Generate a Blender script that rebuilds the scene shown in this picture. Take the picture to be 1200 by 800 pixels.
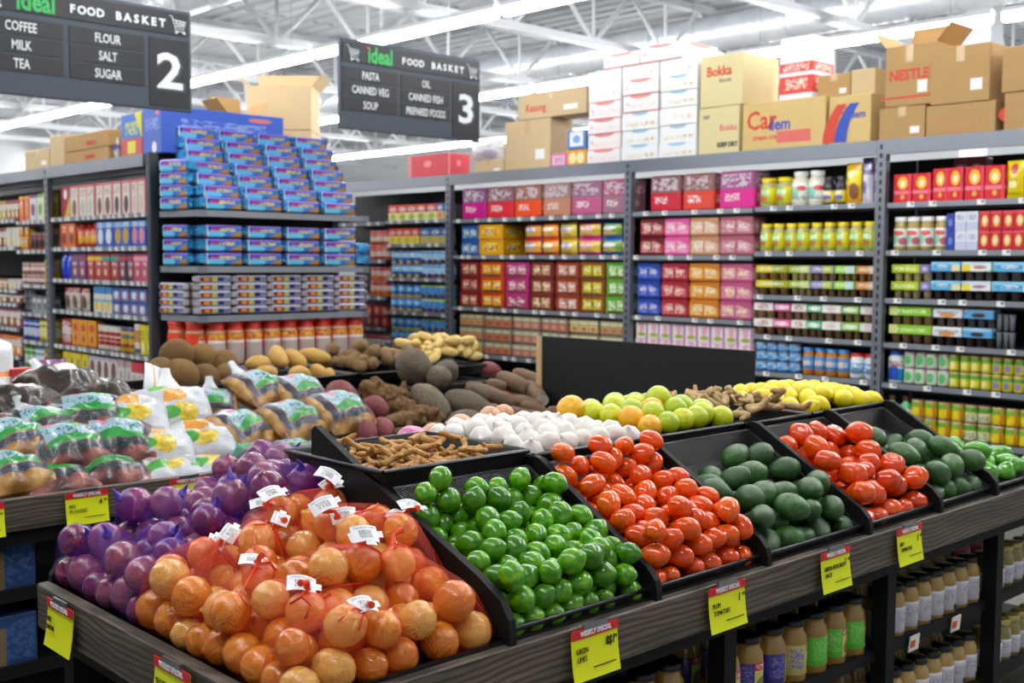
import bpy, bmesh, math, random
import numpy as np
from mathutils import Vector, Matrix, Euler, noise

for o in list(bpy.data.objects):
    bpy.data.objects.remove(o)
SC = bpy.context.scene
COL = SC.collection
PI = math.pi

# ------------------------------------------------------------------ camera
F_PX = 1335.0
CAM_H = 1.6
R_AX = np.array([[0.728, -0.686, 0.006], [-0.043, -0.054, -0.998], [0.684, 0.726, -0.069]])
_f = R_AX[2] / np.linalg.norm(R_AX[2])
_r = R_AX[0] - _f * (R_AX[0] @ _f); _r /= np.linalg.norm(_r)
_d = np.cross(_f, _r)
cam = bpy.data.cameras.new('camera')
cam.sensor_width = 36.0
cam.lens = F_PX / 1200.0 * 36.0
cam.clip_start = 0.05
cam.clip_end = 120
camo = bpy.data.objects.new('camera', cam)
COL.objects.link(camo)
camo.matrix_world = Matrix(((_r[0], -_d[0], -_f[0], 0), (_r[1], -_d[1], -_f[1], 0), (_r[2], -_d[2], -_f[2], CAM_H), (0, 0, 0, 1)))
cam.dof.use_dof = True
cam.dof.focus_distance = 2.62
cam.dof.aperture_fstop = 5.0
SC.camera = camo

# ------------------------------------------------------------------ view, world, light levels
vs = SC.view_settings
vs.view_transform = 'Standard'
vs.look = 'None'
vs.gamma = 1.0
vs.use_curve_mapping = False
vs.exposure = 0.0
LAMP = 53.0          # radiance of the strip lights
WORLD = 0.5         # daylight that comes in at the open shop front behind the camera
w = bpy.data.worlds.new('world')
SC.world = w
w.use_nodes = True
w.node_tree.nodes['Background'].inputs[0].default_value = (0.93, 0.97, 1.0, 1)
w.node_tree.nodes['Background'].inputs[1].default_value = WORLD
SC.cycles.use_denoising = True
SC.cycles.max_bounces = 7
SC.cycles.diffuse_bounces = 3
SC.cycles.glossy_bounces = 2
SC.cycles.transmission_bounces = 3
SC.cycles.transparent_max_bounces = 8
SC.cycles.caustics_reflective = False
SC.cycles.caustics_refractive = False
SC.cycles.sample_clamp_indirect = 6.0


def ray(u, v):
    return _f + _r * ((u - 600.0) / F_PX) + _d * ((v - 400.0) / F_PX)


def onx(u, v, x):
    q = ray(u, v); t = x / q[0]
    return Vector((x, q[1] * t, CAM_H + q[2] * t))


def ony(u, v, y):
    q = ray(u, v); t = y / q[1]
    return Vector((q[0] * t, y, CAM_H + q[2] * t))


def onz(u, v, z):
    q = ray(u, v); t = (z - CAM_H) / q[2]
    return Vector((q[0] * t, q[1] * t, z))


ORD = ['first', 'second', 'third', 'fourth', 'fifth', 'sixth', 'seventh', 'eighth', 'ninth', 'tenth', 'eleventh', 'twelfth', 'thirteenth',
       'fourteenth', 'fifteenth', 'sixteenth', 'seventeenth', 'eighteenth', 'nineteenth', 'twentieth']


def ordw(i):
    if i < 20:
        return ORD[i]
    return ['twenty-', 'thirty-', 'forty-', 'fifty-'][(i + 1) // 10 - 2] + ORD[(i + 1) % 10 - 1] if (i + 1) % 10 else \
        ['twentieth', 'thirtieth', 'fortieth', 'fiftieth'][(i + 1) // 10 - 2]


# ------------------------------------------------------------------ object helpers
def tag(o, label=None, cat=None, group=None, kind=None):
    if label: o['label'] = label
    if cat: o['category'] = cat
    if group: o['group'] = group
    if kind: o['kind'] = kind
    return o


def link(name, data, parent=None, loc=None, rot=None):
    o = bpy.data.objects.new(name, data)
    COL.objects.link(o)
    if parent is not None: o.parent = parent
    if loc is not None: o.location = loc
    if rot is not None: o.rotation_euler = rot
    return o


def empty(name, label, cat, loc=(0, 0, 0), rz=0.0, group=None):
    o = link(name, None, None, loc, (0, 0, rz))
    o.empty_display_size = 0.1
    return tag(o, label, cat, group)


class MB:
    """collects shapes and links them as one mesh"""

    def __init__(s):
        s.v = []; s.f = []; s.uv = []; s.mi = []; s.sm = []

    def quad(s, pts, mi=0, uv=((0, 0), (1, 0), (1, 1), (0, 1)), sm=False):
        b = len(s.v)
        s.v += [tuple(p) for p in pts]
        s.f.append(tuple(range(b, b + len(pts))))
        s.uv.append(tuple(uv[:len(pts)]))
        s.mi.append(mi); s.sm.append(sm)

    def box(s, c, d, mi=0, M=None, bev=0.0):
        """box centre c, full size d, optional matrix, chamfered vertical edges when bev>0"""
        x, y, z = d[0] / 2, d[1] / 2, d[2] / 2
        c = Vector(c)

        def T(p):
            p = Vector(p)
            if M is not None: p = M @ p
            return p + c
        if bev <= 0:
            F = [[(-x, -y, -z), (x, -y, -z), (x, -y, z), (-x, -y, z)], [(x, -y, -z), (x, y, -z), (x, y, z), (x, -y, z)],
                 [(x, y, -z), (-x, y, -z), (-x, y, z), (x, y, z)], [(-x, y, -z), (-x, -y, -z), (-x, -y, z), (-x, y, z)]]
            for q in F: s.quad([T(p) for p in q], mi)
            s.quad([T(p) for p in [(-x, -y, z), (x, -y, z), (x, y, z), (-x, y, z)]], mi, ((0, .96), (1, .96), (1, .99), (0, .99)))
            s.quad([T(p) for p in [(-x, y, -z), (x, y, -z), (x, -y, -z), (-x, -y, -z)]], mi, ((0, .01), (1, .01), (1, .03), (0, .03)))
            return
        b = min(bev, x * .8, y * .8, z * .8)
        ring = [(-x + b, -y), (x - b, -y), (x, -y + b), (x, y - b), (x - b, y), (-x + b, y), (-x, y - b), (-x, -y + b)]
        inner = [(px * (x - b) / x, py * (y - b) / y) for px, py in ring]
        L = [[(px, py, -z) for px, py in inner], [(px, py, -z + b) for px, py in ring], [(px, py, z - b) for px, py in ring], [(px, py, z) for px, py in inner]]
        U = [0, 1, 0, 1, 0, 1, 0, 1]
        V = [0.0, .02, .98, 1.0]
        for k in range(3):
            for i in range(8):
                j = (i + 1) % 8
                u0, u1 = (0, 1) if i % 2 == 0 else (1, 1)
                s.quad([T(L[k][i]), T(L[k][j]), T(L[k + 1][j]), T(L[k + 1][i])], mi, ((u0, V[k]), (u1, V[k]), (u1, V[k + 1]), (u0, V[k + 1])), sm=False)
        s.poly([T(p) for p in L[3]], mi, (.5, .985)); s.poly([T(p) for p in reversed(L[0])], mi, (.5, .015))

    def poly(s, pts, mi=0, uvp=(.5, .5), sm=False):
        b = len(s.v)
        s.v += [tuple(p) for p in pts]
        s.f.append(tuple(range(b, b + len(pts))))
        s.uv.append(tuple(uvp for _ in pts)); s.mi.append(mi); s.sm.append(sm)

    def grid(s, rows, mi=0, sm=True, close=False, flip=False, vr=(0, 1), mis=None):
        """rows: list of equal-length lists of points -> shared-vertex quad strip grid"""
        b = len(s.v); n = len(rows[0]); m = len(rows)
        for r in rows: s.v += [tuple(p) for p in r]
        for i in range(m - 1):
            for j in range(n if close else n - 1):
                k = (j + 1) % n
                q = (b + i * n + j, b + i * n + k, b + (i + 1) * n + k, b + (i + 1) * n + j)
                u0, u1 = j / (n if close else n - 1), (j + 1) / (n if close else n - 1)
                v0 = vr[0] + (vr[1] - vr[0]) * i / (m - 1); v1 = vr[0] + (vr[1] - vr[0]) * (i + 1) / (m - 1)
                t = ((u0, v0), (u1, v0), (u1, v1), (u0, v1))
                if flip: q = q[::-1]; t = t[::-1]
                s.f.append(q); s.uv.append(t); s.mi.append(mis[i] if mis else mi); s.sm.append(sm)

    def lathe(s, prof, n=16, mi=0, c=(0, 0, 0), mis=None, sm=True, vz=True, M=None):
        """prof: (radius, z) bottom to top; u=.5 faces -Y; v follows the height"""
        z0, z1 = prof[0][1], prof[-1][1]
        c = Vector(c)
        b = len(s.v)
        for r, z in prof:
            for j in range(n):
                a = -PI / 2 + 2 * PI * (j / n - .5)
                p = Vector((r * math.cos(a), r * math.sin(a), z))
                if M is not None: p = M @ p
                s.v.append(tuple(p + c))
        for i in range(len(prof) - 1):
            for j in range(n):
                k = (j + 1) % n
                u0, u1 = j / n, (j + 1) / n
                if vz and abs(z1 - z0) > 1e-6:
                    v0 = (prof[i][1] - z0) / (z1 - z0); v1 = (prof[i + 1][1] - z0) / (z1 - z0)
                else:
                    v0 = i / (len(prof) - 1); v1 = (i + 1) / (len(prof) - 1)
                s.f.append((b + i * n + j, b + i * n + k, b + (i + 1) * n + k, b + (i + 1) * n + j))
                s.uv.append(((u0, v0), (u1, v0), (u1, v1), (u0, v1)))
                s.mi.append(mis[i] if mis else mi); s.sm.append(sm)

    def tube(s, pts, rad, n=8, mi=0, caps=True):
        P = [Vector(p) for p in pts]
        if not hasattr(rad, '__len__'): rad = [rad] * len(P)
        t = (P[1] - P[0]).normalized()
        up = Vector((0, 0, 1)) if abs(t.z) < .9 else Vector((1, 0, 0))
        rows = []
        for i, p in enumerate(P):
            t = (P[min(i + 1, len(P) - 1)] - P[max(i - 1, 0)]).normalized()
            a = t.cross(up).normalized(); bb = a.cross(t)
            up = bb
            rows.append([p + (a * math.cos(2 * PI * j / n) + bb * math.sin(2 * PI * j / n)) * rad[i] for j in range(n)])
        s.grid(rows, mi, close=True, flip=True)
        if caps:
            s.poly(rows[0], mi); s.poly(rows[-1][::-1], mi)

    def mesh(s, name, mats):
        me = bpy.data.meshes.new(name)
        me.from_pydata(s.v, [], s.f)
        ul = me.uv_layers.new(name='UVMap')
        ul.data.foreach_set('uv', [c for t in s.uv for p in t for c in p])
        me.polygons.foreach_set('material_index', s.mi)
        me.polygons.foreach_set('use_smooth', s.sm)
        for m in (mats if isinstance(mats, (list, tuple)) else [mats]): me.materials.append(m)
        me.update()
        return me

    def build(s, name, mats, parent=None, loc=None, rot=None):
        return link(name, s.mesh(name, mats), parent, loc, rot)


# ------------------------------------------------------------------ materials
def hexc(h):
    h = h.lstrip('#')
    c = [int(h[i:i + 2], 16) / 255 for i in (0, 2, 4)]
    return tuple(((x / 12.92) if x <= .04045 else ((x + .055) / 1.055) ** 2.4) for x in c) + (1,)


class NT:
    def __init__(s, name):
        s.m = bpy.data.materials.new(name); s.m.use_nodes = True
        s.t = s.m.node_tree; s.n = s.t.nodes; s.l = s.t.links
        s.b = s.n['Principled BSDF']; s.out = s.n['Material Output']

    def new(s, typ, **kw):
        q = s.n.new(typ)
        for k, v in kw.items(): setattr(q, k, v)
        return q

    def put(s, sock, v):
        if isinstance(v, bpy.types.NodeSocket): s.l.new(v, sock)
        else: sock.default_value = v

    def math(s, op, a, b=None, c=None):
        q = s.new('ShaderNodeMath', operation=op)
        for i, v in enumerate((a, b, c)):
            if v is not None: s.put(q.inputs[i], v)
        return q.outputs[0]

    def mix(s, fac, a, b, mode='MIX'):
        q = s.new('ShaderNodeMix', data_type='RGBA', blend_type=mode)
        s.put(q.inputs[0], fac); s.put(q.inputs[6], a); s.put(q.inputs[7], b)
        return q.outputs[2]

    def noise(s, vec, scale, detail=2, rough=.5, dist=0.0):
        q = s.new('ShaderNodeTexNoise')
        if vec is not None: s.l.new(vec, q.inputs['Vector'])
        q.inputs['Scale'].default_value = scale; q.inputs['Detail'].default_value = detail
        q.inputs['Roughness'].default_value = rough; q.inputs['Distortion'].default_value = dist
        return q.outputs['Fac']

    def ramp(s, fac, stops):
        q = s.new('ShaderNodeValToRGB')
        s.l.new(fac, q.inputs[0])
        e = q.color_ramp.elements
        while len(e) < len(stops): e.new(.5)
        for i, (p, c) in enumerate(stops):
            e[i].position = p; e[i].color = c if len(c) == 4 else c + (1,)
        return q.outputs[0]

    def mapping(s, vec, scale):
        q = s.new('ShaderNodeMapping')
        s.l.new(vec, q.inputs[0]); q.inputs['Scale'].default_value = scale
        return q.outputs[0]

    def bump(s, h, strength=.3, dist=.01):
        q = s.new('ShaderNodeBump')
        q.inputs['Strength'].default_value = strength; q.inputs['Distance'].default_value = dist
        s.l.new(h, q.inputs['Height']); s.l.new(q.outputs[0], s.b.inputs['Normal'])

    def obj(s): return s.new('ShaderNodeTexCoord').outputs['Object']
    def uv(s): return s.new('ShaderNodeTexCoord').outputs['UV']
    def rnd(s): return s.new('ShaderNodeObjectInfo').outputs['Random']

    def done(s, col=None, rough=None, metal=None, spec=None, coat=None, coat_rough=.1):
        if col is not None: s.put(s.b.inputs['Base Color'], col)
        if rough is not None: s.put(s.b.inputs['Roughness'], rough)
        if metal is not None: s.put(s.b.inputs['Metallic'], metal)
        if spec is not None: s.put(s.b.inputs['Specular IOR Level'], spec)
        if coat: s.put(s.b.inputs['Coat Weight'], coat); s.put(s.b.inputs['Coat Roughness'], coat_rough)
        return s.m


def flat(name, h, rough=.5, metal=0.0, var=.06, scale=12, spec=.5, coat=0, bump=0):
    """plain material with slight procedural wear"""
    t = NT(name)
    f = t.noise(t.obj(), scale, 3)
    c = hexc(h)
    d = tuple(x * (1 - var) for x in c[:3]) + (1,); e = tuple(min(1, x * (1 + var)) for x in c[:3]) + (1,)
    if bump: t.bump(t.noise(t.obj(), scale * 6, 2), bump, .004)
    return t.done(t.mix(f, d, e), rough, metal, spec, coat)


_pm = {}


def pmat(base, layers=(), rough=.35, metal=0.0, coat=0.0, bump=0.0, crinkle=0.0):
    """printed packaging: colour fields, ellipses and scribbled type laid out in the pack's own UV"""
    key = (base, tuple(layers), rough, metal, coat, bump, crinkle)
    if key in _pm: return _pm[key]
    t = NT('print')
    sx = t.new('ShaderNodeSeparateXYZ')
    uv = t.uv(); t.l.new(uv, sx.inputs[0])
    U, V = sx.outputs[0], sx.outputs[1]
    cur = hexc(base)
    rnd = None

    def cmp(sock, a, b): return t.math('COMPARE', sock, (a + b) / 2, (b - a) / 2)
    for L in layers:
        k = L[0]
        if k == 'b': m, c = cmp(V, L[1], L[2]), L[3]
        elif k == 's': m, c = cmp(U, L[1], L[2]), L[3]
        elif k == 'r': m, c = t.math('MULTIPLY', cmp(U, L[1], L[2]), cmp(V, L[3], L[4])), L[5]
        elif k == 'e':
            a = t.math('DIVIDE', t.math('SUBTRACT', U, L[1]), L[3]); b = t.math('DIVIDE', t.math('SUBTRACT', V, L[2]), L[4])
            m, c = t.math('LESS_THAN', t.math('ADD', t.math('MULTIPLY', a, a), t.math('MULTIPLY', b, b)), 1.0), L[5]
        elif k == 'd':
            m, c = t.math('GREATER_THAN', t.math('ADD', t.math('MULTIPLY', U, L[1]), t.math('MULTIPLY', V, L[2])), L[3]), L[4]
        elif k == 't':
            if rnd is None:
                cb = t.new('ShaderNodeCombineXYZ'); t.l.new(t.math('MULTIPLY', t.rnd(), 9.0), cb.inputs[2]); rnd = cb.outputs[0]
            va = t.new('ShaderNodeVectorMath', operation='ADD'); t.l.new(t.mapping(uv, (L[6], L[7], 1)), va.inputs[0]); t.l.new(rnd, va.inputs[1])
            nz = t.noise(va.outputs[0], 2.1, 2, .7)
            m = t.math('MULTIPLY', t.math('MULTIPLY', cmp(U, L[1], L[2]), cmp(V, L[3], L[4])), t.math('GREATER_THAN', nz, .5)); c = L[5]
        elif k == 'n':
            m, c = t.math('GREATER_THAN', t.noise(t.mapping(uv, (L[1], L[2], 1)), 1.0, 2), L[3]), L[4]
        cur = t.mix(m, cur, hexc(c))
    if crinkle: t.bump(t.noise(t.mapping(t.obj(), (1, 1, 1)), 55, 2, .6, .6), crinkle, .02)
    elif bump: t.bump(t.noise(t.obj(), 60, 2), bump, .006)
    _pm[key] = t.done(cur, rough, metal, None, coat)
    return _pm[key]


def emat(name, h, strength):
    t = NT(name)
    t.b.inputs['Base Color'].default_value = hexc(h)
    t.b.inputs['Emission Color'].default_value = hexc(h)
    t.b.inputs['Emission Strength'].default_value = strength
    return t.m


M = {}
M['rack'] = flat('rack_grey_metal', '#7d828c', .38, .55, .05)
M['rack_dark'] = flat('rack_dark_metal', '#3c4048', .45, .4, .08)
M['rack_back'] = flat('rack_back_panel', '#1b1b1f', .6, 0, .15)
M['lip'] = flat('shelf_lip', '#8d939d', .35, .4, .06)
M['white'] = flat('white_paper', '#f2f2ee', .5, 0, .03)
M['black_plastic'] = flat('black_plastic', '#0c0c0f', .35, 0, .2)
M['panel'] = flat('black_laminate', '#100e0f', .62, 0, .12, 30, .25)
M['header'] = flat('chalkboard_black', '#0e1014', .6, 0, .1, 30)
M['pine'] = flat('pine_edge', '#d9b98a', .6, 0, .12, 25)
M['truss'] = flat('white_steel', '#cfd3d7', .5, 0, .04)
M['wall'] = flat('painted_wall', '#b6b9bc', .8, 0, .05, 3)
M['slate'] = flat('slate_sign', '#38424f', .55, 0, .06, 8)
M['slate_dark'] = flat('slate_sign_cell', '#15181e', .5, 0, .1, 8)
M['sign_white'] = flat('sign_letter_white', '#e6eaee', .5, 0, .02)
M['sign_green'] = flat('sign_letter_green', '#2fb457', .5, 0, .03)
M['red'] = flat('sign_red', '#d8202c', .45, 0, .05)
M['tag_yellow'] = flat('tag_yellow_card', '#ecf408', .5, 0, .03)
M['ink'] = flat('black_ink', '#2b2a14', .6, 0, .05)
M['wire'] = flat('steel_wire', '#9aa0a6', .3, .9, .05)
M['strip'] = emat('strip_light_tube', '#ffffff', LAMP)
M['tape'] = flat('parcel_tape', '#d8c7a2', .25, 0, .05)
M['black_lid'] = flat('black_jar_lid', '#121214', .3, .2, .1)


def wood_mat(name, along):
    t = NT(name)
    sc = (1.6, 22, 22) if along == 'x' else (22, 1.6, 22)
    vec = t.mapping(t.obj(), sc)
    g = t.noise(vec, 1.0, 4, .6, 1.6)
    wv = t.new('ShaderNodeTexWave', wave_type='BANDS', bands_direction='Z')
    t.l.new(t.mapping(t.obj(), (2.2, 9, 9) if along == 'x' else (9, 2.2, 9)), wv.inputs['Vector'])
    wv.inputs['Scale'].default_value = 2.4; wv.inputs['Distortion'].default_value = 9.0; wv.inputs['Detail'].default_value = 2; wv.inputs['Detail Scale'].default_value = .7
    a = t.ramp(g, [(.25, hexc('#332c26')), (.5, hexc('#5e5347')), (.75, hexc('#7c6e60'))])
    c = t.mix(t.math('MULTIPLY', t.math('POWER', wv.outputs['Fac'], 2.0), .8), a, hexc('#211c18'))
    t.bump(g, .25, .004)
    return t.done(c, .55)


M['wood_x'] = wood_mat('grey_oak_board', 'x')
M['wood_y'] = wood_mat('grey_oak_end_board', 'y')


def wicker_mat():
    t = NT('black_wicker')
    sx = t.new('ShaderNodeSeparateXYZ'); t.l.new(t.obj(), sx.inputs[0])
    s = t.math('ADD', sx.outputs[0], sx.outputs[1])
    a = t.math('SINE', t.math('MULTIPLY', s, 700.0)); b = t.math('SINE', t.math('MULTIPLY', sx.outputs[2], 900.0))
    h = t.math('MULTIPLY', a, b)
    t.bump(h, .5, .004)
    c = t.mix(t.math('MULTIPLY_ADD', h, .5, .5), hexc('#070708'), hexc('#121215'))
    return t.done(c, .32)


M['wicker'] = wicker_mat()


def text(s, name, parent, loc, size, rz, mat, sx=1.0, align='CENTER', bold=0.0, rx=PI / 2):
    cu = bpy.data.curves.new(name, 'FONT')
    cu.body = s; cu.size = size; cu.align_x = align; cu.align_y = 'CENTER'
    cu.extrude = .0006; cu.offset = bold; cu.resolution_u = 2
    cu.materials.append(mat)
    tmp = bpy.data.objects.new(name, cu)
    COL.objects.link(tmp)
    me = bpy.data.meshes.new_from_object(tmp.evaluated_get(bpy.context.evaluated_depsgraph_get()))
    bpy.data.objects.remove(tmp); bpy.data.curves.remove(cu)
    me.name = name
    o = link(name, me, parent, loc, (rx, 0, rz))
    o.scale = (sx, 1, 1)
    return o


# ================================================================== the building
def struct(name, mb, m, parent=None):
    o = mb.build(name, m, parent)
    if parent is None: o['kind'] = 'structure'
    return o


def floor_mat():
    t = NT('polished_concrete')
    n = t.noise(t.obj(), .8, 5)
    return t.done(t.ramp(n, [(.3, hexc('#6f6c68')), (.7, hexc('#85827d'))]), .4)


def deck_mat():
    t = NT('white_roof_deck')
    sx = t.new('ShaderNodeSeparateXYZ'); t.l.new(t.obj(), sx.inputs[0])
    rib = t.math('SINE', t.math('MULTIPLY', sx.outputs[0], 2 * PI / .3))
    t.bump(rib, .8, .05)
    a = t.math('COMPARE', t.math('FRACT', t.math('DIVIDE', sx.outputs[0], .3)), .5, .17)
    b = t.math('COMPARE', t.math('FRACT', t.math('DIVIDE', sx.outputs[1], 2.4)), .5, .018)
    return t.done(t.mix(t.math('MULTIPLY', a, b), hexc('#b2b6bb'), hexc('#45474b')), .7)


mb = MB(); mb.box((7, 11.5, -.05), (30, 41, .1)); struct('floor', mb, floor_mat())
mb = MB(); mb.box((7, 11.5, 5.45), (30, 41, .1)); struct('ceiling', mb, deck_mat())
mb = MB(); mb.box((7, 32.1, 2.7), (30, .2, 5.4)); struct('wall_back', mb, M['wall'])
mb = MB(); mb.box((22.1, 11.5, 2.7), (.2, 41, 5.4)); struct('wall_right', mb, M['wall'])
mb = MB(); mb.box((-8.1, 14, 2.7), (.2, 36, 5.4)); struct('wall_left', mb, M['wall'])


def truss(y, lab):
    t = empty('roof_truss', lab, 'roof truss', (0, y, 0), group='white roof trusses')
    t['kind'] = 'structure'
    for z, nm in ((4.5, 'bottom_chord'), (5.28, 'top_chord')):
        m = MB(); m.box((7, 0, z), (29.6, .14, .035)); m.box((7, -.02, z + .045), (29.6, .02, .09)); m.box((7, .02, z + .045), (29.6, .02, .09))
        m.build(nm, M['truss'], t)
    m = MB()
    x = -7.4
    while x < 21:
        m.tube([(x, 0, 5.28), (x + .75, 0, 4.53)], .032, 6, caps=False)
        m.tube([(x + .75, 0, 4.53), (x + 1.5, 0, 5.28)], .032, 6, caps=False)
        m.tube([(x + .75, 0, 4.53), (x + .75, 0, 5.28)], .022, 6, caps=False)
        x += 1.5
    m.build('web_bars', M['truss'], t)


TY = [1.5, 4.5, 7.5, 10.5, 13.5, 16.5, 19.5, 22.5, 25.5, 28.5]
for i, y in enumerate(TY):
    truss(y, 'white open web roof truss crossing the ceiling, %s from the far wall' % ordw(len(TY) - 1 - i))

ROWS = [(.2, 'aisle by the onions'), (4.2, 'left rack'), (8.2, 'long rack'), (12.1, 'aisle behind long rack'), (16.6, 'most distant aisle')]
for k, (x, nm) in enumerate(ROWS):
    y = -1.6; i = 0
    while y < 30:
        L = 3.5
        o = empty('strip_light', 'white strip light, %s from the front, above the %s' % (ordw(i), nm), 'ceiling light', (x, y + L / 2, 4.2), group='strip lights')
        m = MB(); m.box((0, 0, .07), (.11, L - .1, .05)); m.build('housing', M['truss'], o)
        m = MB(); m.lathe([(.0, -L / 2 + .06), (.04, -L / 2 + .06), (.052, -L / 2 + .1), (.052, L / 2 - .1), (.04, L / 2 - .06), (0, L / 2 - .06)], 8, M=Matrix.Rotation(-PI / 2, 3, 'X'), sm=True)
        m.build('tube', M['strip'], o)
        for yy in (-L * .35, L * .35):
            m = MB(); m.tube([(0, yy, .08), (0, yy, 1.2)], .004, 4); m.build('hanger', M['wire'], o)
        y += L; i += 1


def duct_mat():
    t = NT('galvanised_duct')
    sx = t.new('ShaderNodeSeparateXYZ'); t.l.new(t.obj(), sx.inputs[0])
    t.bump(t.math('SINE', t.math('MULTIPLY', sx.outputs[1], 40.0)), .4, .01)
    return t.done(t.mix(t.noise(t.obj(), 3, 3), hexc('#b9bfc6'), hexc('#dde2e6')), .35, .5)


M['duct'] = duct_mat()
for nm, x, z, r, y0, y1, lab in (('air_duct', 7.1, 4.98, .26, 6.2, 31, 'round galvanised air duct under the roof over the left aisle'),
                                 ('air_duct', 13.8, 4.98, .26, -4.0, 31, 'round galvanised air duct under the roof beyond the long rack')):
    m = MB()
    m.tube([(x, y0, z), (x, y1, z)], r, 20)
    o = m.build(nm, M['duct']); tag(o, lab, 'air duct')
    yy = y0 + 1
    while yy < y1:
        m = MB(); m.tube([(x, yy, z), (x, yy + .05, z)], r + .015, 20); yy += 2.4
        m.build('joint_band', M['duct'], o)
m = MB(); m.box((14.5, 6.65, 2.7), (.36, .36, 5.4)); o = m.build('column', M['truss']); o['kind'] = 'structure'

# ceiling speaker / lamp hung between the racks
o = empty('pendant_lamp', 'small white dome lamp hanging beyond the left rack', 'lamp', (9.6, 19.5, 3.9))
m = MB(); m.lathe([(.16, 0), (.15, .05), (.1, .12), (.03, .16), (.03, .2)], 14); m.build('shade', M['truss'], o)
m = MB(); m.tube([(0, 0, .2), (0, 0, 1.4)], .008, 5); m.build('stem', M['wire'], o)


# ================================================================== hanging aisle signs
def cart(parent, cx, cz, s, y):
    m = MB()
    P = lambda a, b: (cx + a * s, y, cz + b * s)
    for pts in ([(-.5, .42), (-.36, .4), (-.18, -.22), (.36, -.22)], [(-.32, .22), (.46, .16), (.36, -.08), (-.22, -.1)], [(-.12, .2), (-.02, -.1)], [(.1, .19), (.14, -.09)], [(.3, .18), (.27, -.09)],
                [(-.28, .05), (.42, .04)], [(-.18, -.22), (-.16, -.36), (.36, -.36)]):
        m.tube([P(*p) for p in pts], .026 * s, 5)
    for a in (-.12, .32): m.lathe([(0, -.01), (.065 * s, -.01), (.065 * s, .01), (0, .01)], 10, c=P(a, -.44), M=Matrix.Rotation(PI / 2, 3, 'X'))
    m.build('cart_icon', M['sign_white'], parent)


def aisle_sign(xr, num, left, right, lab):
    W, H = 1.49, .712
    x0 = xr - W; zt = 3.367
    Y = 7.6
    o = empty('aisle_sign', lab, 'hanging sign', (x0, Y, zt - H))
    m = MB(); m.box((W / 2, 0, H / 2), (W, .03, H), bev=.006); m.build('sign_board', M['slate'], o)
    fx = lambda f: f * W
    fz = lambda f: (1 - f) * H
    m = MB(); m.box((fx(.5), -.019, fz(.145)), (W * .965, .008, H * .215)); m.build('header_panel', M['slate_dark'], o)
    yy = -.026
    cart(o, fx(.085), fz(.15), .13, yy); cart(o, fx(.93), fz(.15), .13, yy)
    text('ideal', 'logo_lettering', o, (fx(.265), yy, fz(.155)), .175, 0, M['sign_green'], .78, bold=.005)
    m = MB(); m.box((fx(.178), yy, fz(.075)), (.022, .004, .022)); m.build('logo_dot', M['red'], o)
    for i, ch in enumerate('FOOD BASKET'):
        if ch != ' ': text(ch, 'lettering', o, (fx(.425 + .0425 * i), yy, fz(.16)), .075, 0, M['sign_white'], 1.0, bold=.003)
    for c, words in ((0, left), (1, right)):
        for i, wd in enumerate(words):
            cx = .2 if c == 0 else .585
            cz = .385 + .165 * i
            m = MB(); m.box((fx(cx), -.018, fz(cz)), (W * (.365 if c == 0 else .35), .006, H * .145)); pn = m.build('category_panel', M['slate_dark'], o)
            text(wd, 'lettering', pn, (fx(cx), -.024, fz(cz + .005)), .086, 0, M['sign_white'], .68 if len(wd) < 12 else .6, bold=.0012)
    m = MB(); m.box((fx(.885), -.018, fz(.635)), (W * .2, .006, H * .66)); pn = m.build('number_panel', M['slate_dark'], o)
    text(num, 'number_outline', pn, (fx(.892), -.0225, fz(.645)), .34, 0, M['slate'], 1.25, bold=.016)
    text(num, 'number', pn, (fx(.885), -.025, fz(.635)), .34, 0, M['sign_white'], 1.2, bold=.008)
    m = MB()
    for a in (.28, .76): m.tube([(fx(a), 0, H), (fx(a) + .02, 0, H + 1.15)], .003, 4); m.tube([(fx(a), 0, H - .03), (fx(a), 0, H + .03)], .006, 5)
    m.build('hanging_wire', M['wire'], o)


aisle_sign(3.985, '2', ['COFFEE', 'MILK', 'TEA'], ['FLOUR', 'SALT', 'SUGAR'], 'dark grey hanging aisle sign with a big white number two')
aisle_sign(6.745, '3', ['PASTA', 'CANNED VEG', 'SOUP'], ['OIL', 'CANNED FISH', 'PREPARED FOODS'], 'dark grey hanging aisle sign with a big white number three')
o = empty('hanging_board', 'blank white board hanging over the far left aisle', 'hanging sign', (4.4, 17.5, 2.62))
m = MB(); m.box((0, 0, .33), (1.3, .03, .5)); m.build('board', M['white'], o)
m = MB()
for a in (-.5, .5): m.tube([(a, 0, .58), (a, 0, 1.85)], .006, 4)
m.build('hanging_wire', M['wire'], o)


# ================================================================== racks
def price_tags(parent, n, x0, x1, z, seed, axis='y', pos=0.0):
    rr = random.Random(seed)
    base = MB(); base.box((0, 0, 0), (.055, .004, .036)); base.box((.012, -.003, .004), (.02, .002, .018), 1)
    me = base.mesh('price_tag', [M['white'], M['lip']])
    for i in range(n):
        a = x0 + (x1 - x0) * (i + .5 + rr.uniform(-.3, .3)) / n
        link('price_tag', me, parent, (pos, a, z) if axis == 'y' else (a, pos, z), (0, 0, -PI / 2) if axis == 'y' else (0, 0, 0))


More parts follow.
